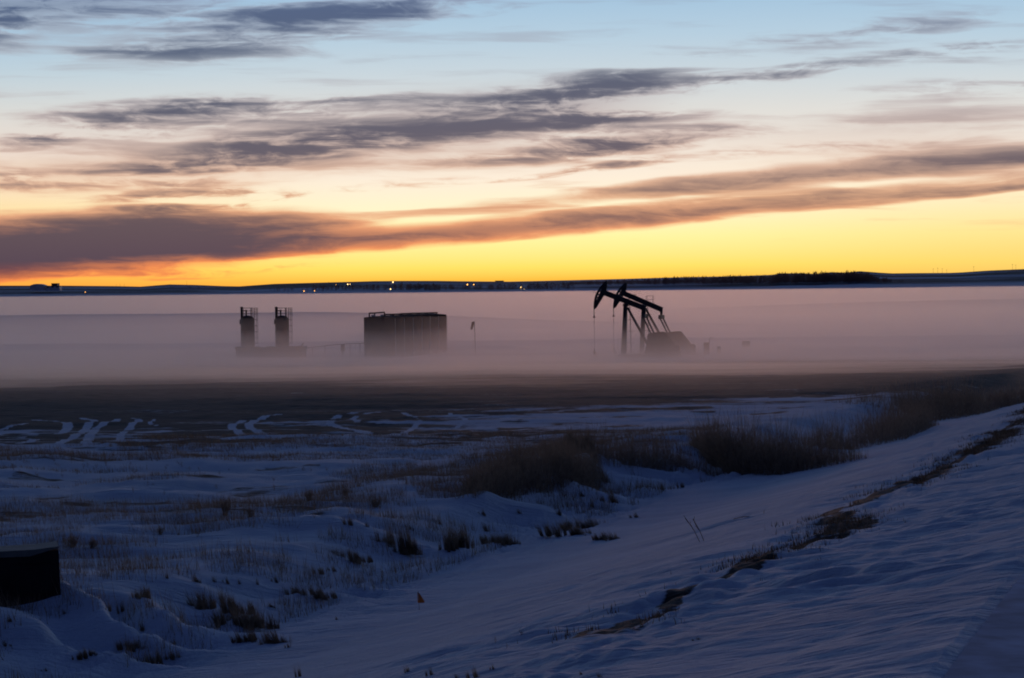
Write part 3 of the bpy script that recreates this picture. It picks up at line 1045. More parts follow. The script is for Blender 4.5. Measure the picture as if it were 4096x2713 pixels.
g = ground_at(1680, 2440)
root = empty('marker_flag', (g.x, g.y, g.z))
tag(root, 'small orange marker flag on a wire in the ditch snow', 'flag')
tp = at(1673, 2368, g.y) - root.location
m = MB(); m.tube((0, 0, -0.15), (tp.x, 0, tp.z + 0.01), 0.004, n=5); m.build('wire_stake', M_galv, root)
vs, fs = [], []
for i in range(7):
    for j in range(4):
        f, q_ = i / 6, j / 3
        wdt = 0.085 * (0.35 + 0.85 * f if f < 0.85 else 1.0)
        vs.append((tp.x * (1 - 0.15 * f) - 0.012 + q_ * wdt, 0.015 * math.sin(q_ * 5 + f * 3), tp.z - f * 0.145 - 0.02 * q_ * (1 - f)))
for i in range(6):
    for j in range(3):
        a = i * 4 + j
        fs.append((a, a + 1, a + 5, a + 4))
fl = mesh_obj('flag_cloth', vs, fs, M_flag, root, True)
so = fl.modifiers.new('thick', 'SOLIDIFY'); so.thickness = 0.0015


# ------------------------------------------------------------------ plants
def blades(n, spread, h, width, lean=0.35, seed=0, bend=0.4, wind=(0.0, 0.0), heads=False, elong=(1.0, 1.0)):
    """a clump of dry stems: each a narrow bent strip"""
    r = np.random.default_rng(seed)
    vs, fs = [], []
    for i in range(n):
        an = r.uniform(0, 2 * math.pi); q = spread * math.sqrt(r.uniform()) * (0.6 + 0.4 * r.uniform())
        bx, by = q * math.cos(an) * elong[0], q * math.sin(an) * elong[1]
        hh = h * (0.30 + 0.75 * r.uniform() ** 1.1) * (1 - 0.45 * q / max(spread, 1e-4))
        le = lean * r.normal() * 0.6
        la = an if r.uniform() < 0.6 else r.uniform(0, 2 * math.pi)
        dx = math.cos(la) * abs(le) * hh + wind[0] * hh; dy = math.sin(la) * abs(le) * hh + wind[1] * hh
        sa = r.uniform(0, math.pi); wx, wy = math.cos(sa) * width * 0.5, math.sin(sa) * width * 0.5
        b = len(vs)
        k = bend * r.uniform()
        pts = []
        for f in (0, 0.5, 1.0):
            pts.append((bx + dx * (f + k * f * f) / (1 + k), by + dy * (f + k * f * f) / (1 + k), -0.05 + hh * (f - 0.15 * k * f * f)))
        for p, ww in zip(pts, (1.0, 0.8, 0.15)):
            vs += [(p[0] - wx * ww, p[1] - wy * ww, p[2]), (p[0] + wx * ww, p[1] + wy * ww, p[2])]
        fs += [(b, b + 1, b + 3, b + 2), (b + 2, b + 3, b + 5, b + 4)]
        if heads and r.uniform() < 0.5:
            p = pts[2]; s = h * 0.07
            b = len(vs)
            for t in range(4):
                o = r.normal(size=3) * s * 0.6
                c = (p[0] + o[0], p[1] + o[1], p[2] + o[2])
                vs += [(c[0] - s * 0.4, c[1], c[2]), (c[0] + s * 0.4, c[1] + s * 0.2, c[2] + s * 0.3), (c[0], c[1], c[2] + s * 0.8)]
                fs.append((b + t * 3, b + t * 3 + 1, b + t * 3 + 2))
    return vs, fs


def branchy(seed, h, n=7, w=0.008):
    """a dry weed: stem with forking side twigs"""
    r = np.random.default_rng(seed)
    vs, fs = [], []

    def strip(a, b, w0, w1):
        i = len(vs)
        an = r.uniform(0, math.pi)
        wx, wy = math.cos(an), math.sin(an)
        vs.extend([(a[0] - wx * w0, a[1] - wy * w0, a[2]), (a[0] + wx * w0, a[1] + wy * w0, a[2]), (b[0] + wx * w1, b[1] + wy * w1, b[2]), (b[0] - wx * w1, b[1] - wy * w1, b[2])])
        fs.append((i, i + 1, i + 2, i + 3))

    def grow(p, d, ln, ww, lev):
        q = p + d * ln
        strip(p, q, ww, ww * 0.6)
        if lev == 0:
            return
        for k in range(3 if lev > 1 else 4):
            f = r.uniform(0.35, 1.0)
            nd = (d + Vector(r.normal(size=3)) * 0.55 + Vector((0, 0, 0.25))).normalized()
            grow(p + d * ln * f, nd, ln * r.uniform(0.4, 0.65), ww * 0.6, lev - 1)
    for s in range(n):
        d0 = Vector((r.normal() * 0.35, r.normal() * 0.35, 1)).normalized()
        grow(Vector((r.normal() * 0.04, r.normal() * 0.04, -0.05)), d0, h * r.uniform(0.35, 0.6), w, 2)
    return vs, fs


def mesh_only(name, vf, mat):
    me = bpy.data.meshes.new(name)
    me.from_pydata([tuple(v) for v in vf[0]], [], vf[1])
    me.update(); me.materials.append(mat)
    return me


def sprays(seed, nsub, half, deep, nb, tall=1.0, lean=0.30):
    """several small sprays of leaning stems, drawn out along one line"""
    r = np.random.default_rng(seed)
    V, F = [], []
    for k in range(nsub):
        cx, cy = r.uniform(-half, half), r.normal() * deep
        hs = tall * (0.45 + 0.60 * r.uniform() ** 1.2) * (1 - 0.35 * abs(cx) / max(half, 0.01))
        vs, fs = blades(int(nb * (0.5 + r.uniform())), 0.07 + 0.05 * r.uniform(), hs, 0.013, lean, int(r.integers(1e6)), 0.8, (-0.22 - 0.30 * r.uniform(), 0.12 * r.normal()), heads=False)
        b = len(V)
        V += [(a + cx, c + cy, e) for a, c, e in vs]
        F += [tuple(b + i for i in f) for f in fs]
    return V, F


TUFT = [mesh_only('grass_tuft', sprays(20 + i, (3, 5, 4, 6, 2, 7)[i], (0.10, 0.25, 0.18, 0.40, 0.08, 0.5)[i], 0.07, 56), M_grass) for i in range(6)]
WIDE = [mesh_only('grass_clump', sprays(40 + i, 30, 1.15, 0.20, 60), M_grass) for i in range(4)]
WEED = [mesh_only('dry_weed', branchy(60 + i, 1.0, 6, 0.010), M_brush) for i in range(5)]
SHRUB = [mesh_only('low_shrub', branchy(80 + i, 0.9, 46, 0.009), M_brush) for i in range(3)]


def plant(name, meshes, px, py, hpx, wscale, label, cat, group, tilt=0.0, rz=None):
    g = ground_at(px, py)
    s = hpx * g.y / FPX
    o = bpy.data.objects.new(name, random.choice(meshes))
    COL.objects.link(o)
    o.location = (g.x, g.y, g.z - 0.01)
    o.scale = (s * wscale, s * wscale, s)
    o.rotation_euler = (0, tilt, random.uniform(-0.5, 0.5) if rz is None else rz)
    tag(o, label, cat, group)
    return o


G_BANK = 'dry grass tufts on the ditch bank'
L_BANK = 'dry brown grass tuft leaning out of the snow of the ditch bank'
for px, py, h, w in ((790, 2330, 100, .8), (480, 2460, 150, .35), (670, 2318, 90, .6), (570, 2530, 120, .8), (700, 2580, 70, 1.0), (1150, 2592, 60, .6), (1270, 2296, 90, .9),
                     (1330, 2285, 70, .8), (1390, 2100, 90, .8), (1760, 2100, 70, .6), (1930, 2062, 60, .8), (1950, 2128, 105, .8), (2080, 2058, 60, .9),
                     (2240, 2062, 95, .9), (2370, 2030, 85, .9), (2440, 2010, 120, .9), (2540, 2072, 60, 1.0), (1470, 2110, 60, .8), (1640, 2120, 55, .8),
                     (860, 2330, 70, .7), (905, 2335, 75, .6), (960, 2340, 60, .6), (1030, 2340, 70, .5), (1100, 2330, 75, .6), (1190, 2370, 60, .6), (1350, 2480, 40, .8),
                     (430, 2440, 70, .7), (180, 2690, 45, 1.0), (20, 2590, 60, 1.2), (40, 2490, 80, 1.2), (260, 2460, 60, .8), (1090, 2430, 55, 1.2), (2330, 1985, 70, .7), (2650, 1960, 70, .8), (2720, 1950, 60, .9)):
    plant('grass_tuft', TUFT, px, py, h, w, L_BANK, 'grass tuft', G_BANK)
CL = (
    (890, 2440, 120, 1.0, 'broad dark grass clump spilling down the bank in the lower part'),
    (965, 2500, 110, 1.1, 'grass clump in the middle of the long diagonal grass drift'),
    (1060, 2575, 100, 1.0, 'lowest grass clump at the foot of the long diagonal drift'),
    (1600, 2205, 165, .55, 'tall dense grass clump on the bank above the orange flag'),
    (1825, 2190, 140, .5, 'tall thin brown clump between two smooth snow drifts'),
    (1990, 2170, 60, 1.3, 'low grass clump strung along a drift crest right of the tall clumps'),
    (2270, 2140, 80, 1.0, 'grass clump at the foot of the long pale drift'),
    (2330, 2115, 70, 1.2, 'grass clump trailing down the drift below the dense thicket'),
    (2440, 2160, 50, 1.2, 'low grass clump where the bank drifts run out into the ditch'),
    (1250, 2385, 70, 1.2, 'flat grass clump below the curved snow lip'),
    (1400, 2240, 70, 1.2, 'grass clump just under the curved snow lip'),
    (570, 2390, 70, .8, 'round grass clump beside the utility box drift'),
    (660, 2650, 80, .9, 'grass clump near the bottom edge of the bank'),
    (520, 2600, 60, 1.0, 'flattened grass clump between two low bank drifts'),
    (345, 2630, 50, .9, 'small dark grass clump alone on the lower bank snow'),
)
for px, py, h, w, lab in CL:
    plant('grass_clump', WIDE, px, py, h * 1.35, w * 0.85, lab, 'grass clump', 'grass clumps on the ditch bank', rz=random.uniform(-0.9, -0.35) if h * w > 85 or w >= 1 else random.uniform(0.8, 1.4))
SH = ((900, 2062, 120, .9, 'largest dark shrub alone in the snowy field'), (1235, 2005, 80, .9, 'small shrub in the field left of the thicket'), (1500, 2030, 75, 1.6, 'wide low shrub in the snow before the thicket'),
      (1380, 1985, 60, 1.2, 'pale twiggy shrub in the field behind the wide low shrub'), (290, 2190, 90, 1.1, 'dark field shrub behind the utility box'), (370, 2195, 70, 1.3, 'spreading field shrub beside the shrub behind the box'),
      (1000, 2070, 70, 1.1, 'smaller shrub just right of the largest field shrub'), (640, 2140, 60, 1.0, 'thin shrub in the field before the largest shrub'))
for px, py, h, w, lab in SH:
    plant('low_shrub', SHRUB, px, py, h, w, lab, 'shrub', 'shrubs in the snowy field')
L_V = 'short dry grass tuft on the snowy road shoulder'
for px, py, h, w in ((1625, 2690, 55, .5), (1720, 2705, 60, .6), (1895, 2712, 80, .7), (1970, 2680, 45, .5), (2400, 2712, 40, 1.0), (2330, 2700, 30, 1.0), (1190, 2710, 85, .35), (1830, 2712, 35, 1.), (2790, 2560, 26, 1.6)):
    plant('grass_tuft', TUFT, px, py, h * 1.5, w, L_V, 'grass tuft', 'grass tufts on the road shoulder')
for px, py, h, w, lab in ((1985, 2575, 40, .8, 'tiny sprig of weed on the smooth ditch slope'), (2085, 2550, 45, 1.0, 'forked weed sprig uphill of the tiny sprig on the slope'),
                          (1165, 2590, 70, .5, 'thin bare weed at the foot of the grassy bank')):
    plant('dry_weed', WEED, px, py, h, w, lab, 'weed', 'weeds on the ditch slope')
# two leaning stalks and an arched twig on the embankment
g = ground_at(2815, 2165)
root = empty('leaning_stalk', g)
tag(root, 'pair of pale leaning stalks on the snowy embankment', 'weed')
k = g.y / FPX
for dx, tx, tz in ((-14, -58, 92), (4, -46, 88)):
    m = MB(); m.path([(dx * k, 0, -0.03), ((dx + tx * 0.4) * k, 0.03, tz * 0.45 * k), ((dx + tx) * k, 0.05, tz * k)], 0.0045, 5)
    for f in (0.5, 0.65, 0.8, 0.92):
        b_ = Vector(((dx + tx * f) * k, 0.03, tz * f * k))
        m.tube(b_, b_ + Vector((random.uniform(-0.05, 0.02), random.uniform(-.03, .03), 0.06)), 0.004, n=4)
    m.build('stalk', M_grass, root)
g = ground_at(2935, 2082)
k = g.y / FPX
m = MB(); m.path([(0, 0, 0.01), (40 * k, 0.05, 10 * k), (90 * k, 0.08, 8 * k), (140 * k, 0.05, -2 * k), (170 * k, 0, -16 * k)], 0.006, 5)
m.tube((120 * k, 0.07, 3 * k), (124 * k, 0.07, 34 * k), 0.005, n=4)
o = m.build('arched_twig', M_grass); o.location = g
tag(o, 'thin arched twig lying on the embankment snow', 'twig')

# scattered field weeds, each its own plant
L_F = 'small dry weed poking through the snow of the stubble field'
cnt = 0
while cnt < 150:
    px = random.uniform(0, 2700); py = random.choice([random.uniform(1755, 1900), random.uniform(1755, 2160)])
    lim = 2180 - 0.16 * max(0, px - 700) if px < 1900 else 1880
    if py > lim or (1830 < px < 2700 and py > 1790):
        continue
    if vnoise(np.array([px / 260.0]), np.array([py / 40.0]), 501)[0] < -0.02:
        continue
    plant('dry_weed', WEED, px, py, random.uniform(22, 50) * (0.65 + (py - 1700) / 900), random.uniform(0.6, 1.5), L_F, 'weed', 'weeds in the stubble field')
    cnt += 1


# thickets of brush along the ditch: thousands of upright twigs each
def thicket(name, line, depth, label, n, seed, width=0.007, fade=0.2):
    """line: base pixels with the height of the brush there"""
    r = np.random.default_rng(seed)
    G = [ground_at(a, b) for a, b, _ in line]
    H = [h * g_.y / FPX for (_, _, h), g_ in zip(line, G)]
    root = empty(name, G[0])
    tag(root, label, 'thicket', 'brush thickets along the ditch')
    vs, fs = [], []
    seglen = [(b - a).length for a, b in zip(G, G[1:])]
    cum = np.concatenate([[0], np.cumsum(seglen)])
    gx0, gx1 = min(p.x for p in G) - 3.5, max(p.x for p in G) + 2.0
    gy0, gy1 = min(p.y for p in G) - 0.5, max(p.y for p in G) + depth + 0.5
    gn = 160
    GX, GY = np.meshgrid(np.linspace(gx0, gx1, gn), np.linspace(gy0, gy1, gn), indexing='ij')
    GZ = terrain(GX, GY)

    def gz(x, y):
        i, j = int((x - gx0) / (gx1 - gx0) * (gn - 1) + 0.5), int((y - gy0) / (gy1 - gy0) * (gn - 1) + 0.5)
        return float(GZ[min(max(i, 0), gn - 1), min(max(j, 0), gn - 1)]) - 0.06
    for i in range(n):
        s = r.uniform(0, cum[-1])
        k = min(int(np.searchsorted(cum, s, side='right')) - 1, len(seglen) - 1)
        f = (s - cum[k]) / seglen[k]
        p = G[k].lerp(G[k + 1], f)
        h = H[k] + (H[k + 1] - H[k]) * f
        dd = r.uniform(0, 1) ** 1.2 * depth
        x, y = p.x - dd * ST * 0.3, p.y + dd
        clump = 0.62 + 0.75 * (0.5 + 0.25 * math.sin(x * 3.1 + y * 1.3 + seed) + 0.25 * math.sin(x * 1.7 - y * 2.3 + 2 * seed))
        edge = min(1.0, (min(s, cum[-1] - s) + 0.1) / (0.22 * cum[-1])) ** 0.7
        hh = h * clump * (0.28 + 0.80 * r.uniform() ** 1.1) * (0.15 + 0.85 * edge)
        z = gz(x, y)
        for tw in range(3):
            a1, a2 = r.normal() * 0.16 - 0.05, r.normal() * 0.16
            ln = hh * (1.0 if tw == 0 else r.uniform(0.4, 0.9))
            b0 = (x, y, z) if tw == 0 else (x + a1 * hh * 0.3, y, z + hh * r.uniform(0.15, 0.5))
            e = (b0[0] + a1 * ln + (0 if tw == 0 else r.normal() * 0.25 * ln), b0[1] + a2 * ln, b0[2] + ln * (1 if tw == 0 else 0.7))
            an = r.uniform(0, math.pi); w0 = width * (0.5 if tw else 0.8)
            wx, wy = math.cos(an) * w0, math.sin(an) * w0
            q = len(vs)
            vs += [(b0[0] - wx, b0[1] - wy, b0[2]), (b0[0] + wx, b0[1] + wy, b0[2]), (e[0] + wx * 0.3, e[1] + wy * 0.3, e[2]), (e[0] - wx * 0.3, e[1] - wy * 0.3, e[2])]
            fs.append((q, q + 1, q + 2, q + 3))
    vs = [(a - G[0].x, b - G[0].y, c - G[0].z) for a, b, c in vs]
    mesh_obj('twigs', vs, fs, M_brush, root)
    return root


thicket('brush_thicket', [(1820, 2002, 150), (1900, 2002, 175), (2100, 1985, 170), (2250, 1960, 160), (2440, 1932, 150)], 3.2, 'dense brown thicket on the bank, the one nearest the orange flag', 4200, 701)
thicket('brush_thicket', [(2040, 1812, 50), (2200, 1822, 70), (2400, 1866, 120), (2580, 1882, 130), (2740, 1892, 150), (2920, 1896, 150)], 2.6, 'low strip of brush behind and between the two large thickets', 4600, 702)
thicket('brush_thicket', [(2850, 1860, 120), (2960, 1900, 210), (3130, 1900, 200), (3300, 1870, 220), (3480, 1830, 190)], 4.0, 'widest dark thicket beside the snowy embankment', 4600, 703)
thicket('brush_thicket', [(3330, 1800, 150), (3480, 1790, 170), (3620, 1760, 150), (3760, 1700, 130)], 6.0, 'thicket thinning out along the embankment behind the widest one', 2600, 704)
thicket('brush_thicket', [(3480, 1660, 60), (3620, 1660, 90), (3780, 1650, 120), (3900, 1650, 140), (4010, 1640, 110)], 9.0, 'far peaked thicket against the fog where the ditch bends away', 2600, 705, 0.011)
thicket('brush_thicket', [(3980, 1630, 70), (4060, 1615, 75), (4150, 1605, 80)], 8.0, 'last thicket beside the road at the edge of the view', 1500, 706, 0.011)


# stubble and thin grass nobody could count
def scatter(name, pts, label, hmul, mat, seed, nb=4, w=0.010):
    r = np.random.default_rng(seed)
    vs, fs = [], []
    for (x, y, z, h) in pts:
        for k in range(nb):
            bx, by = x + r.normal() * 0.06, y + r.normal() * 0.06
            ll = h * hmul * r.uniform(0.5, 1.15)
            dx, dy = r.normal() * 0.25 * ll - 0.12 * ll, r.normal() * 0.25 * ll
            an = r.uniform(0, math.pi); ww = w * max(1.0, y / 45.0)
            wx, wy = math.cos(an) * ww * 0.5, math.sin(an) * ww * 0.5
            b = len(vs)
            vs += [(bx - wx, by - wy, z - 0.03), (bx + wx, by + wy, z - 0.03), (bx + dx, by + dy, z + ll)]
            fs.append((b, b + 1, b + 2))
    o = mesh_obj(name, vs, fs, mat)
    tag(o, label, 'grass', kind='stuff')
    return o


pts = []
N0 = 46000
tt = rng.uniform(-0.225, 0.10, N0); yy = rng.uniform(36, 80, N0)
xx = tt * yy
vv = yy * ST - xx * CT
keep = (vv > 15.5) & (fbm(xx / 5.0, yy / 3.6, 601, 4) > -0.16 + 0.22 * (1 - sstep(45, 80, yy)))
xx, yy = xx[keep], yy[keep]
zz = terrain(xx, yy)
hh = 0.10 + 0.20 * (vnoise(xx / 4, yy / 4, 605) + 0.5) * rng.uniform(0.4, 1.2, xx.size)
scatter('field_stubble', list(zip(xx, yy, zz, hh)), 'thin dry stubble standing through the snow of the field', 0.8, M_grass, 801, 3, 0.007)
uu = rng.uniform(19.5, 150, 22000)
v0 = 4.6 + 0.7 * vnoise(uu / 4.0, uu * 0, 95) + 0.3 * vnoise(uu / 1.1, uu * 0, 96)
vv = v0 + rng.normal(size=uu.size) * 0.28
keep = (vnoise(uu / 3.2, uu * 0, 97) + fbm(uu / 0.8, vv / 0.3, 99, 2)) > -0.12
uu, vv = uu[keep], vv[keep]
xx, yy = uu * ST - vv * CT, uu * CT + vv * ST
scatter('verge_grass', list(zip(xx, yy, terrain(xx, yy), np.full(xx.size, 0.06))), 'short dead grass in the scoured strip along the shoulder', 1.0, M_verge, 802, 3, 0.012)
uu = rng.uniform(14, 70, 26000); vv = rng.uniform(11.8, 18.5, 26000)
xx, yy = uu * ST - vv * CT, uu * CT + vv * ST
keep = fbm(xx / 1.3, yy / 1.1, 611, 3) > 0.05
xx, yy = xx[keep], yy[keep]
scatter('bank_grass', list(zip(xx, yy, terrain(xx, yy), 0.12 + 0.2 * rng.uniform(0, 1, xx.size))), 'thin wisps of dead grass along the ditch bank', 1.0, M_grass, 803, 3, 0.008)

# ------------------------------------------------------------------ far side of the fog
def far_wood(name, strips, label, seed):
    r = np.random.default_rng(seed)
    vs, fs = [], []
    for (xa, xb, ytop_a, ytop_b, ybase, n, depth) in strips:
        for i in range(n):
            f = r.uniform()
            px = xa + (xb - xa) * f
            y = depth + r.uniform(-60, 60)
            x = ray(px, ybase).x * y
            z0 = at(px, ybase + r.uniform(-4, 4), y).z
            zt = at(px, ytop_a + (ytop_b - ytop_a) * f, y).z
            h = max(2.5, (zt - z0) * r.uniform(0.55, 1.08))
            w = h * r.uniform(0.22, 0.42)
            for k in range(30):
                a = r.uniform(0, 2 * math.pi); q = w * math.sqrt(r.uniform()); e = r.uniform(0.0, 1.0)
                sh = math.sqrt(max(0.05, 1 - (2 * e - 0.9) ** 2)) if e > 0.2 else 0.5
                cx, cy, cz = x + q * sh * math.cos(a), y + q * sh * math.sin(a), z0 + h * e * 0.85
                t = h * r.uniform(0.12, 0.26)
                b = len(vs)
                vs += [(cx - t * 0.12, cy, cz), (cx + t * 0.12, cy + t * 0.1, cz), (cx + r.normal() * t * 0.3, cy, cz + t)]
                fs.append((b, b + 1, b + 2))
    o = mesh_obj(name, vs, fs, M_woods)
    tag(o, label, 'woods', kind='stuff')
    return o


far_wood('woods', [(2280, 2700, 1126, 1108, 1138, 260, 3150), (2650, 3120, 1107, 1098, 1134, 300, 3150), (3100, 3480, 1090, 1088, 1130, 280, 3140),
                   (3260, 3330, 1085, 1085, 1128, 30, 3140), (3380, 3450, 1081, 1082, 1126, 40, 3140), (3450, 3560, 1094, 1112, 1130, 90, 3140), (3540, 3640, 1112, 1124, 1130, 26, 3140)], 'dark belt of bare trees on the far slope beyond the fog', 901)
far_wood('woods', [(1250, 1700, 1140, 1134, 1160, 130, 3100), (1600, 1760, 1132, 1134, 1164, 70, 3100), (1760, 2300, 1138, 1128, 1160, 150, 3100), (1080, 1300, 1150, 1148, 1164, 24, 3050),
                   (640, 800, 1149, 1148, 1154, 40, 3300), (1300, 1560, 1130, 1126, 1138, 40, 3380)], 'scattered dark trees round the distant farm lights', 902)


def yard_lamp(px, py, mat, label, depth, r):
    p = at(px, py, depth)
    zg = zat(p.x, depth)
    root = empty('yard_lamp', (p.x, depth, zg))
    tag(root, label, 'lamp', 'lit lamps beyond the fog')
    hgt = max(p.z - zg, 2.0)
    MB().tube((0, 0.4, -1), (0, 0.4, hgt), 0.12, n=6).build('pole', M_wood, root)
    MB().ball((0, 0, hgt), r).build('lamp_head', mat, root, True)


for px, py, mt, lab, dd, rr in (
        (1216, 1165, M_amber, 'amber lamp low by the fog, first of the middle lights', 2960, .62),
        (1258, 1164, M_amber, 'amber lamp low by the fog, right beside the first', 2960, .5),
        (1300, 1178, M_amber, 'amber lamp sunk into the top of the fog', 2900, .7),
        (1391, 1141, M_gold, 'pale lamp up the slope, larger of a close pair', 3250, .7),
        (1400, 1140.5, M_gold, 'pale lamp up the slope, smaller of a close pair', 3250, .42),
        (1344, 1141, M_amber, 'faint amber lamp among far trees', 3250, .3),
        (1572, 1133, M_gold, 'golden lamp near the ridge above another lamp', 3300, .85),
        (1562, 1157, M_gold, 'golden lamp down the slope under the ridge lamp', 3050, .75),
        (1870, 1140, M_amber, 'bright amber lamp, left one of a spaced pair', 3200, .95),
        (1895, 1139, M_amber, 'smaller amber lamp, right one of a spaced pair', 3200, .65),
        (2083, 1149, M_gold, 'brightest golden lamp, alone left of the pumpjacks', 3100, 1.1),
        (2097, 1161, M_gold, 'dim little lamp just under the brightest lamp', 3050, .25),
        (341, 1169, M_amber, 'lone orange lamp on the dark slope at the far west', 3000, .5),
        (148, 1159, M_red, 'dim red lamp under the round roofed building', 3150, .6)):
    yard_lamp(px, py, mt, lab, dd, rr * 0.9)


def far_block(name, x0, x1, yt, yb, depth, mat, label, cat, dome=False, extra=None):
    a, b = at(x0, yb, depth), at(x1, yb, depth)
    root = empty(name, ((a.x + b.x) / 2, depth, min(a.z, b.z)))
    tag(root, label, cat, 'buildings on the skyline')
    w = (b.x - a.x) / 2
    h = at((x0 + x1) / 2, yt, depth).z - root.location.z
    m = MB()
    if dome:
        m.box((-w, -12, -3), (w, 12, h * 0.55)); m.build('wall', mat, root)
        m = MB()
        n = 14
        m.prism([(-w - .3 + (2 * w + .6) * i / n, h * 0.55 + h * 0.45 * math.sin(math.pi * i / n) ** 0.8 + 0.02) for i in range(n + 1)], -12.4, 12.4)
        m.build('roof', M_white, root)
    else:
        m.box((-w, -8, -3), (w, 8, h - 0.5)); m.build('wall', mat, root)
        m = MB(); m.box((-w - .4, -8.4, h - 0.497), (w + .4, 8.4, h)); m.build('roof', M_grey, root)
        for i in range(3):
            m = MB(); x = -w + 2 * w * (i + 0.5) / 3
            m.box((x - w * 0.16, -8.06, h * 0.35), (x + w * 0.16, -8.003, h * 0.75)); m.build('window', M_black, root)
    return root


far_block('round_roofed_hall', 126, 184, 1136, 1153, 3120, M_white, 'wide pale hall with rounded roof on the western ridge', 'hall', True)
far_block('low_shed', 186, 243, 1144, 1154, 3120, M_white, 'low pale shed between the rounded hall and the block', 'shed')
far_block('square_building', 210, 234, 1133.5, 1146, 3420, M_grey, 'dark square block standing on the western skyline', 'building')
far_block('flat_roofed_building', 1981, 2015, 1123, 1136, 3460, M_grey, 'dark flat roofed building on the middle skyline', 'building')


def far_pole(px, yt, yb, label, arm, group, name='utility_pole', cat='pole', depth=3480):
    b = at(px, yb, depth); t = at(px, yt, depth)
    root = empty(name, (b.x, depth, b.z - 2))
    tag(root, label, cat, group)
    h = t.z - b.z + 2
    MB().tube((0, 0, -2), (0, 0, h), 0.16, 0.11, n=6).build('pole', M_wood, root)
    if arm:
        MB().box((-1.1, -0.1, h - 0.9), (1.1, 0.1, h - 0.7)).build('crossarm', M_wood, root)


for i, px in enumerate((3733, 3751, 3769, 3787)):
    far_pole(px, (1074, 1071, 1073, 1078)[i], 1093, ('first faint utility pole of four on the bare ridge', 'tallest faint utility pole of four on the bare ridge', 'third faint utility pole of four on the bare ridge', 'shortest faint utility pole of four on the bare ridge')[i], True, 'utility poles on the ridge')
far_pole(3895, 1065, 1088, 'single faint pole where the ridge starts to climb', True, 'utility poles on the ridge')
far_pole(4050, 1056, 1079, 'thin pole on the highest ridge, left of two', True, 'utility poles on the ridge')
far_pole(4063, 1059, 1078, 'thin pole on the highest ridge, right of two', True, 'utility poles on the ridge')
for i, px in enumerate((465, 480, 497)):
    far_pole(px, (1137, 1135, 1134)[i], 1146, ('shortest of three little masts on the western skyline', 'middle of three little masts on the western skyline', 'tallest of three little masts on the western skyline')[i], False, 'masts on the western skyline', 'mast', 'mast')
far_pole(747, 1123, 1140, 'lone tall mast on the round western hill', False, 'masts on the western skyline', 'mast', 'mast')


# ------------------------------------------------------------------ sky
def srgb(r, g, b):
    f = lambda c: (c / 255 / 12.92) if c <= 10 else ((c / 255 + 0.055) / 1.055) ** 2.4
    return (f(r), f(g), f(b), 1)


W = bpy.data.worlds.new('World')
SC.world = W
W.use_nodes = True
nt = W.node_tree
N, L = nt.nodes, nt.links
for n_ in list(N):
    N.remove(n_)


def math_node(op, a, b=None, c=None, clamp=False):
    n_ = N.new('ShaderNodeMath'); n_.operation = op; n_.use_clamp = clamp
    for i, v_ in enumerate((a, b, c)):
        if v_ is None:
            continue
        if isinstance(v_, (int, float)):
            n_.inputs[i].default_value = v_
        else:
            L.new(v_, n_.inputs[i])
    return n_.outputs[0]


def map_range(v_, a, b, c=0.0, d=1.0, smooth=True):
    n_ = N.new('ShaderNodeMapRange')
    n_.interpolation_type = 'SMOOTHSTEP' if smooth else 'LINEAR'
    L.new(v_, n_.inputs['Value'])
    for nm, x in (('From Min', a), ('From Max', b), ('To Min', c), ('To Max', d)):
        n_.inputs[nm].default_value = x
    return n_.outputs['Result']


def mix_col(f, a, b):
    n_ = N.new('ShaderNodeMix'); n_.data_type = 'RGBA'
    for s_, v_ in (('Factor', f), ('A', a), ('B', b)):
        if isinstance(v_, (int, float)):
            n_.inputs[s_].default_value = v_
        elif isinstance(v_, tuple):
            n_.inputs[s_].default_value = v_
        else:
            L.new(v_, n_.inputs[s_])
    return n_.outputs['Result']


def ramp(f, stops):
    n_ = N.new('ShaderNodeValToRGB')
    cr = n_.color_ramp
    while len(cr.elements) < len(stops):
        cr.elements.new(0.5)
    for e, (p, c) in zip(cr.elements, stops):
        e.position = p; e.color = c
    L.new(f, n_.inputs['Fac'])
    return n_.outputs['Color']


tc = N.new('ShaderNodeTexCoord')
sx = N.new('ShaderNodeSeparateXYZ')
L.new(tc.outputs['Generated'], sx.inputs[0])
az = math_node('MULTIPLY', math_node('ARCTAN2', sx.outputs[0], sx.outputs[1]), 57.29578)
el = math_node('MULTIPLY', math_node('ARCSINE', sx.outputs[2]), 57.29578)
elp = math_node('MAXIMUM', el, 0.0)
fac = math_node('SQRT', math_node('DIVIDE', elp, 90.0))
E = lambda deg: math.sqrt(deg / 90.0)
UPPER = [(E(9), srgb(142, 176, 208)), (E(14), srgb(118, 148, 188)), (E(20), srgb(84, 108, 150)), (E(30), srgb(46, 62, 106)), (E(50), srgb(27, 41, 78)), (1.0, srgb(19, 33, 70))]
SKY_MID = [(E(0.0), srgb(255, 150, 50)), (E(0.2), srgb(255, 194, 70)), (E(0.5), srgb(255, 228, 104)), (E(1.2), srgb(255, 246, 165)), (E(1.9), srgb(255, 246, 205)), (E(2.6), srgb(252, 238, 218)),
           (E(3.3), srgb(240, 230, 218)), (E(4.2), srgb(222, 222, 218)), (E(5.1), srgb(200, 214, 222)), (E(6.0), srgb(180, 206, 224)), (E(6.9), srgb(162, 196, 222))] + UPPER
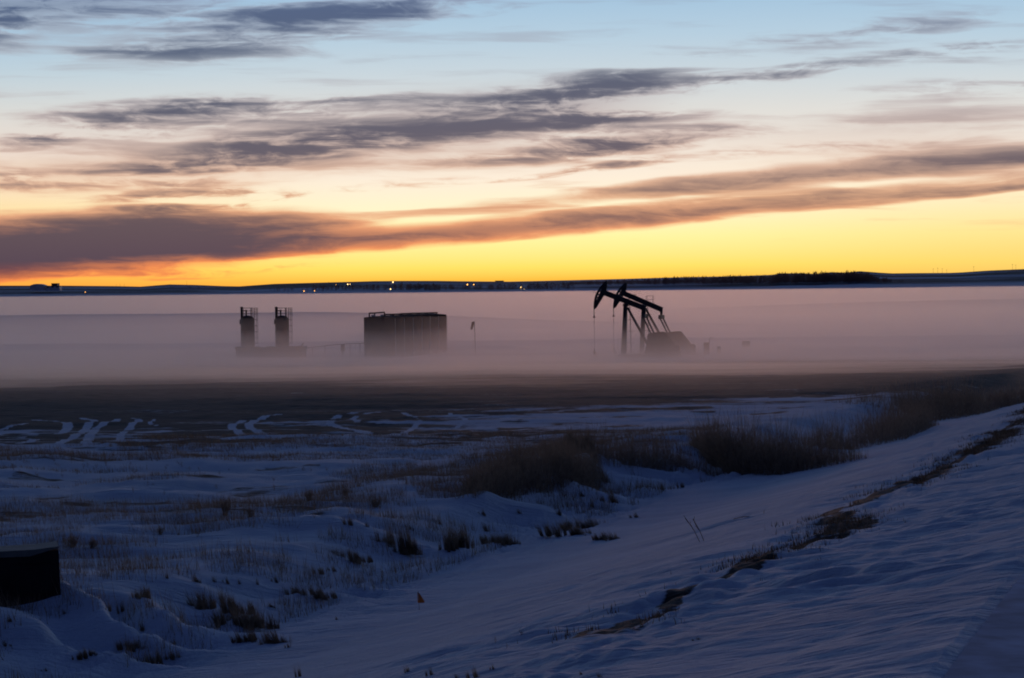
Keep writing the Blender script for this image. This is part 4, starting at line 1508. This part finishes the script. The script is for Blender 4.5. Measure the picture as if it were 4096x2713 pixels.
SKY_LEFT = [(E(0.0), srgb(255, 150, 60)), (E(0.25), srgb(255, 176, 72)), (E(0.7), srgb(255, 196, 92)), (E(1.2), srgb(255, 216, 130)), (E(1.9), srgb(255, 228, 170)), (E(2.6), srgb(250, 226, 196)),
            (E(3.3), srgb(236, 220, 208)), (E(4.2), srgb(218, 218, 214)), (E(5.1), srgb(192, 210, 220)), (E(6.0), srgb(170, 200, 222)), (E(6.9), srgb(152, 188, 218))] + UPPER
REAR = [(0.0, srgb(38, 40, 56)), (E(5), srgb(42, 45, 66)), (E(15), srgb(32, 41, 70)), (E(40), srgb(24, 36, 74)), (1.0, srgb(19, 33, 70))]
right_tint = map_range(az, 2.0, 13.0)
mid = ramp(fac, SKY_MID)
mid = mix_col(math_node('MULTIPLY', right_tint, math_node('MULTIPLY', map_range(el, 0.0, 3.5, 1.0, 0.0), 0.55)), mid, srgb(252, 205, 115))
front = mix_col(map_range(az, -13.0, -3.0), ramp(fac, SKY_LEFT), mid)
azabs = math_node('ABSOLUTE', math_node('SUBTRACT', az, 3.0))
base = mix_col(map_range(azabs, 25.0, 110.0), front, ramp(fac, REAR))

# clouds: each a soft streak at its own place in the sky, broken up by wind-drawn noise
co = N.new('ShaderNodeCombineXYZ')
L.new(az, co.inputs[0]); L.new(el, co.inputs[1])


def noise_node(vec, loc, rot, scl, scale, detail, rough=0.55, dist=0.0):
    mp = N.new('ShaderNodeMapping')
    mp.inputs['Location'].default_value = loc
    mp.inputs['Rotation'].default_value = (0, 0, rot)
    mp.inputs['Scale'].default_value = scl
    L.new(vec, mp.inputs['Vector'])
    n_ = N.new('ShaderNodeTexNoise')
    n_.noise_dimensions = '2D'
    n_.inputs['Scale'].default_value = scale
    n_.inputs['Detail'].default_value = detail
    n_.inputs['Roughness'].default_value = rough
    n_.inputs['Distortion'].default_value = dist
    L.new(mp.outputs[0], n_.inputs['Vector'])
    return n_


SL = R(-6.0)
wn = noise_node(co.outputs[0], (3.1, 7.7, 0), SL, (0.22, 1.3, 1), 1.0, 2, 0.5)
wsub = N.new('ShaderNodeVectorMath'); wsub.operation = 'SUBTRACT'; wsub.inputs[1].default_value = (0.5, 0.5, 0.5)
L.new(wn.outputs['Color'], wsub.inputs[0])
wsc = N.new('ShaderNodeVectorMath'); wsc.operation = 'MULTIPLY'; wsc.inputs[1].default_value = (2.2, 0.30, 0)
L.new(wsub.outputs[0], wsc.inputs[0])
wadd = N.new('ShaderNodeVectorMath'); wadd.operation = 'ADD'
L.new(co.outputs[0], wadd.inputs[0]); L.new(wsc.outputs[0], wadd.inputs[1])
PV = wadd.outputs[0]


def sky_pos(px, py):
    d = ray(px, py)
    return math.degrees(math.atan2(d.x, d.y)), math.degrees(math.asin(d.normalized().z))


D1 = math.degrees(1.0 / FPX)       # degrees per photo pixel
CLOUDS = [
    # px, py, half length, half thickness, tilt (deg, up to the right), density
    (150, 978, 1250, 96, 3.5, 1.9), (500, 1000, 900, 50, 5.5, 0.8), (760, 930, 640, 60, 2.5, 0.75), (-200, 1040, 900, 70, 4, 0.6),
    (1500, 950, 760, 30, 6.0, 0.95), (2300, 884, 980, 30, 6.2, 0.95), (3150, 816, 980, 24, 6.6, 0.80), (3950, 748, 800, 18, 6.0, 0.6),
    (2550, 772, 900, 28, 5.5, 0.45), (3400, 686, 900, 36, 5.0, 0.75), (4000, 640, 600, 46, 4, 0.75), (3800, 778, 700, 11, 6.5, 0.5), 
    (1000, 560, 1500, 170, 6, 0.20), (2000, 500, 1000, 150, 5, 0.22), (3500, 520, 900, 70, 3.0, 0.26), (800, 660, 1000, 70, 4, 0.16), (3500, 640, 900, 60, 5, 0.2),
    (250, 25, 640, 52, 4, 0.75), (-100, 70, 260, 50, 8, 0.5), (1350, 55, 520, 46, 8, 0.55), (1100, 95, 520, 50, 5, 0.35), (780, 200, 420, 34, 2, 0.4),
    (2150, 400, 620, 62, 4, 0.30), (1700, 510, 900, 62, 5, 0.26), (900, 625, 640, 44, 6, 0.30), (600, 440, 480, 42, 5, 0.30), (2500, 570, 460, 26, 5, 0.5), 
    # broken streaks
    (2330, 372, 500, 58, 4.0, 1.15), (2500, 320, 260, 40, 6, 0.65), (2050, 395, 460, 44, 5, 0.75), (2250, 455, 560, 38, 2, 0.65), (1750, 425, 460, 30, 3, 0.5),
    (2150, 505, 760, 46, 5.0, 1.0), (2450, 470, 280, 26, 9, 0.75), (1500, 525, 600, 46, 4, 0.7), (1050, 612, 620, 50, 7.0, 0.95), (750, 655, 380, 32, 6, 0.75), (1280, 590, 380, 44, 8, 0.7), (1650, 580, 420, 28, 6, 0.5),
    (2560, 562, 500, 38, 5.0, 1.25), (2350, 590, 480, 24, 6, 0.7), (2480, 655, 280, 18, 6, 0.85), (2130, 692, 260, 12, 7, 0.7), (2000, 640, 380, 20, 2, 0.45), (1650, 735, 380, 18, 6, 0.42),
    (700, 432, 520, 44, 5.0, 0.9), (860, 418, 260, 28, 3, 0.75), (450, 490, 400, 42, 6, 0.6), (1330, 412, 340, 22, 6.0, 0.9), (130, 560, 220, 32, 8.0, 1.0), (560, 525, 420, 24, 3, 0.5), (1100, 470, 420, 24, 4, 0.45),
    (60, 722, 190, 32, 3.0, 1.0), (760, 730, 180, 16, 4, 0.6), (600, 780, 320, 20, 5.0, 0.8), (950, 773, 260, 26, 0.0, 0.75), (1000, 805, 460, 16, 7.0, 0.85), (620, 828, 260, 14, 3, 0.55), (350, 740, 300, 18, 5, 0.4),
    (180, 15, 760, 85, 5.0, 1.2), (-50, 60, 300, 70, 8, 0.8), (1400, 42, 640, 66, 8.0, 1.1), (1050, 75, 560, 50, 4, 0.6), (800, 198, 500, 48, 2.0, 0.9), (20, 140, 180, 60, 8, 0.7), (420, 195, 240, 18, 0, 0.35), (2000, 35, 240, 24, 3, 0.4), (1250, 160, 300, 24, 5, 0.35),
    (3080, 300, 360, 26, 5.0, 0.85), (3000, 330, 460, 22, 4, 0.5), (3600, 235, 480, 32, 4.0, 0.5), (3950, 178, 380, 26, 5.0, 0.6), (3350, 140, 600, 40, 4.0, 0.36), (2800, 220, 460, 16, 0, 0.36), (3950, 345, 520, 40, 3.0, 0.4), (3200, 595, 460, 24, 4, 0.4), (3700, 90, 400, 26, 5, 0.3),
    (600, 1060, 800, 20, 4, 0.34), (900, 1085, 560, 14, 4, 0.34), (350, 1105, 700, 10, 3, 0.40), (250, 1128, 600, 7, 2, 0.30),
]
NBAND = 27
acc = None
band = None
for ci, (px, py, hl, ht_, tilt, den) in enumerate(CLOUDS):
    a_, e_ = sky_pos(px, py)
    gr = N.new('ShaderNodeTexGradient')
    gr.gradient_type = 'SPHERICAL'
    tm = gr.texture_mapping
    tm.vector_type = 'TEXTURE'
    tm.translation = (a_, e_, 0)
    tm.rotation = (0, 0, R(tilt) - ROLL)
    tm.scale = (hl * D1 * 1.2, ht_ * D1 * 1.55, 1)
    L.new(PV, gr.inputs['Vector'])
    s_ = gr.outputs['Fac']
    den *= 1.15
    if ci < NBAND:
        band = math_node('MULTIPLY_ADD', s_, den, 0.0 if band is None else band)
    else:
        acc = math_node('MULTIPLY_ADD', s_, den, 0.0 if acc is None else acc)
streak = noise_node(PV, (1.0, 2.0, 0), SL, (0.10, 1.5, 1), 1.6, 5, 0.55).outputs['Fac']
puff = noise_node(PV, (9.0, 4.0, 0), SL, (0.7, 3.2, 1), 1.7, 6, 0.62, 0.3).outputs['Fac']
tex = math_node('ADD', math_node('MULTIPLY', streak, 1.25), math_node('MULTIPLY', puff, 0.75))
mod = map_range(tex, 0.75, 1.34, 0.03, 1.02)
thin = math_node('MULTIPLY', map_range(streak, 0.44, 0.76, 0.0, 0.26), map_range(el, 0.3, 2.0))
smod = map_range(tex, 0.66, 1.36, 0.62, 1.12)
dens = math_node('ADD', math_node('ADD', math_node('MULTIPLY', acc, mod), math_node('MULTIPLY', band, smod)), thin)
in_front = map_range(azabs, 60.0, 24.0)
high = map_range(el, 16.0, 9.0)
dens = math_node('MULTIPLY', math_node('MULTIPLY', dens, in_front), high)
dens = math_node('DIVIDE', math_node('MULTIPLY', dens, 1.75), math_node('ADD', dens, 0.85))
lowf = math_node('DIVIDE', el, 7.5, clamp=True)
edge_c = ramp(lowf, [(0.0, srgb(255, 140, 70)), (0.12, srgb(250, 150, 92)), (0.28, srgb(232, 180, 142)), (0.48, srgb(206, 186, 178)), (0.7, srgb(176, 184, 194)), (1.0, srgb(140, 164, 194))])
core_c = ramp(lowf, [(0.0, srgb(150, 70, 60)), (0.1, srgb(86, 73, 86)), (0.25, srgb(100, 86, 92)), (0.45, srgb(98, 95, 108)), (0.7, srgb(84, 97, 120)), (1.0, srgb(80, 102, 140))])
c1 = mix_col(map_range(dens, 0.05, 0.62), base, edge_c)
c2 = mix_col(map_range(dens, 0.36, 1.22), c1, core_c)
below = map_range(el, -0.2, -1.5)
sky_c = mix_col(below, c2, srgb(40, 42, 66))

bg = N.new('ShaderNodeBackground'); bg.inputs['Strength'].default_value = 1.0
L.new(sky_c, bg.inputs['Color'])
nish = N.new('ShaderNodeTexSky'); nish.sky_type = 'NISHITA'; nish.sun_disc = False
SUN_EL, SUN_AZ = R(0.8), R(4.0)
nish.sun_elevation = SUN_EL
nish.sun_rotation = SUN_AZ
bg2 = N.new('ShaderNodeBackground'); bg2.inputs['Strength'].default_value = 0.0015
L.new(nish.outputs[0], bg2.inputs['Color'])
add = N.new('ShaderNodeAddShader')
L.new(bg.outputs[0], add.inputs[0]); L.new(bg2.outputs[0], add.inputs[1])
out = N.new('ShaderNodeOutputWorld')
L.new(add.outputs[0], out.inputs['Surface'])
W.cycles.sampling_method = 'MANUAL'
W.cycles.sample_map_resolution = 1024

# last of the sunset glow, just above the ridge
sd = bpy.data.lights.new('sun', 'SUN')
sd.energy = 0.17
sd.angle = R(12)
sd.color = (1.0, 0.45, 0.26)
so = bpy.data.objects.new('sun', sd)
dirv = Vector((math.sin(SUN_AZ) * math.cos(SUN_EL), math.cos(SUN_AZ) * math.cos(SUN_EL), math.sin(SUN_EL)))
so.rotation_euler = dirv.to_track_quat('Z', 'Y').to_euler()
so.location = (0, 40, 60)
COL.objects.link(so)

# ------------------------------------------------------------------ render settings
SC.view_settings.view_transform = 'Standard'
SC.view_settings.look = 'None'
SC.view_settings.exposure = 0.0
SC.view_settings.gamma = 1.0
SC.cycles.use_denoising = True
SC.cycles.max_bounces = 8
SC.cycles.diffuse_bounces = 3
SC.cycles.glossy_bounces = 2
SC.cycles.transparent_max_bounces = 16
SC.cycles.volume_bounces = 3
SC.cycles.sample_clamp_indirect = 4.0
SC.cycles.filter_width = 1.9
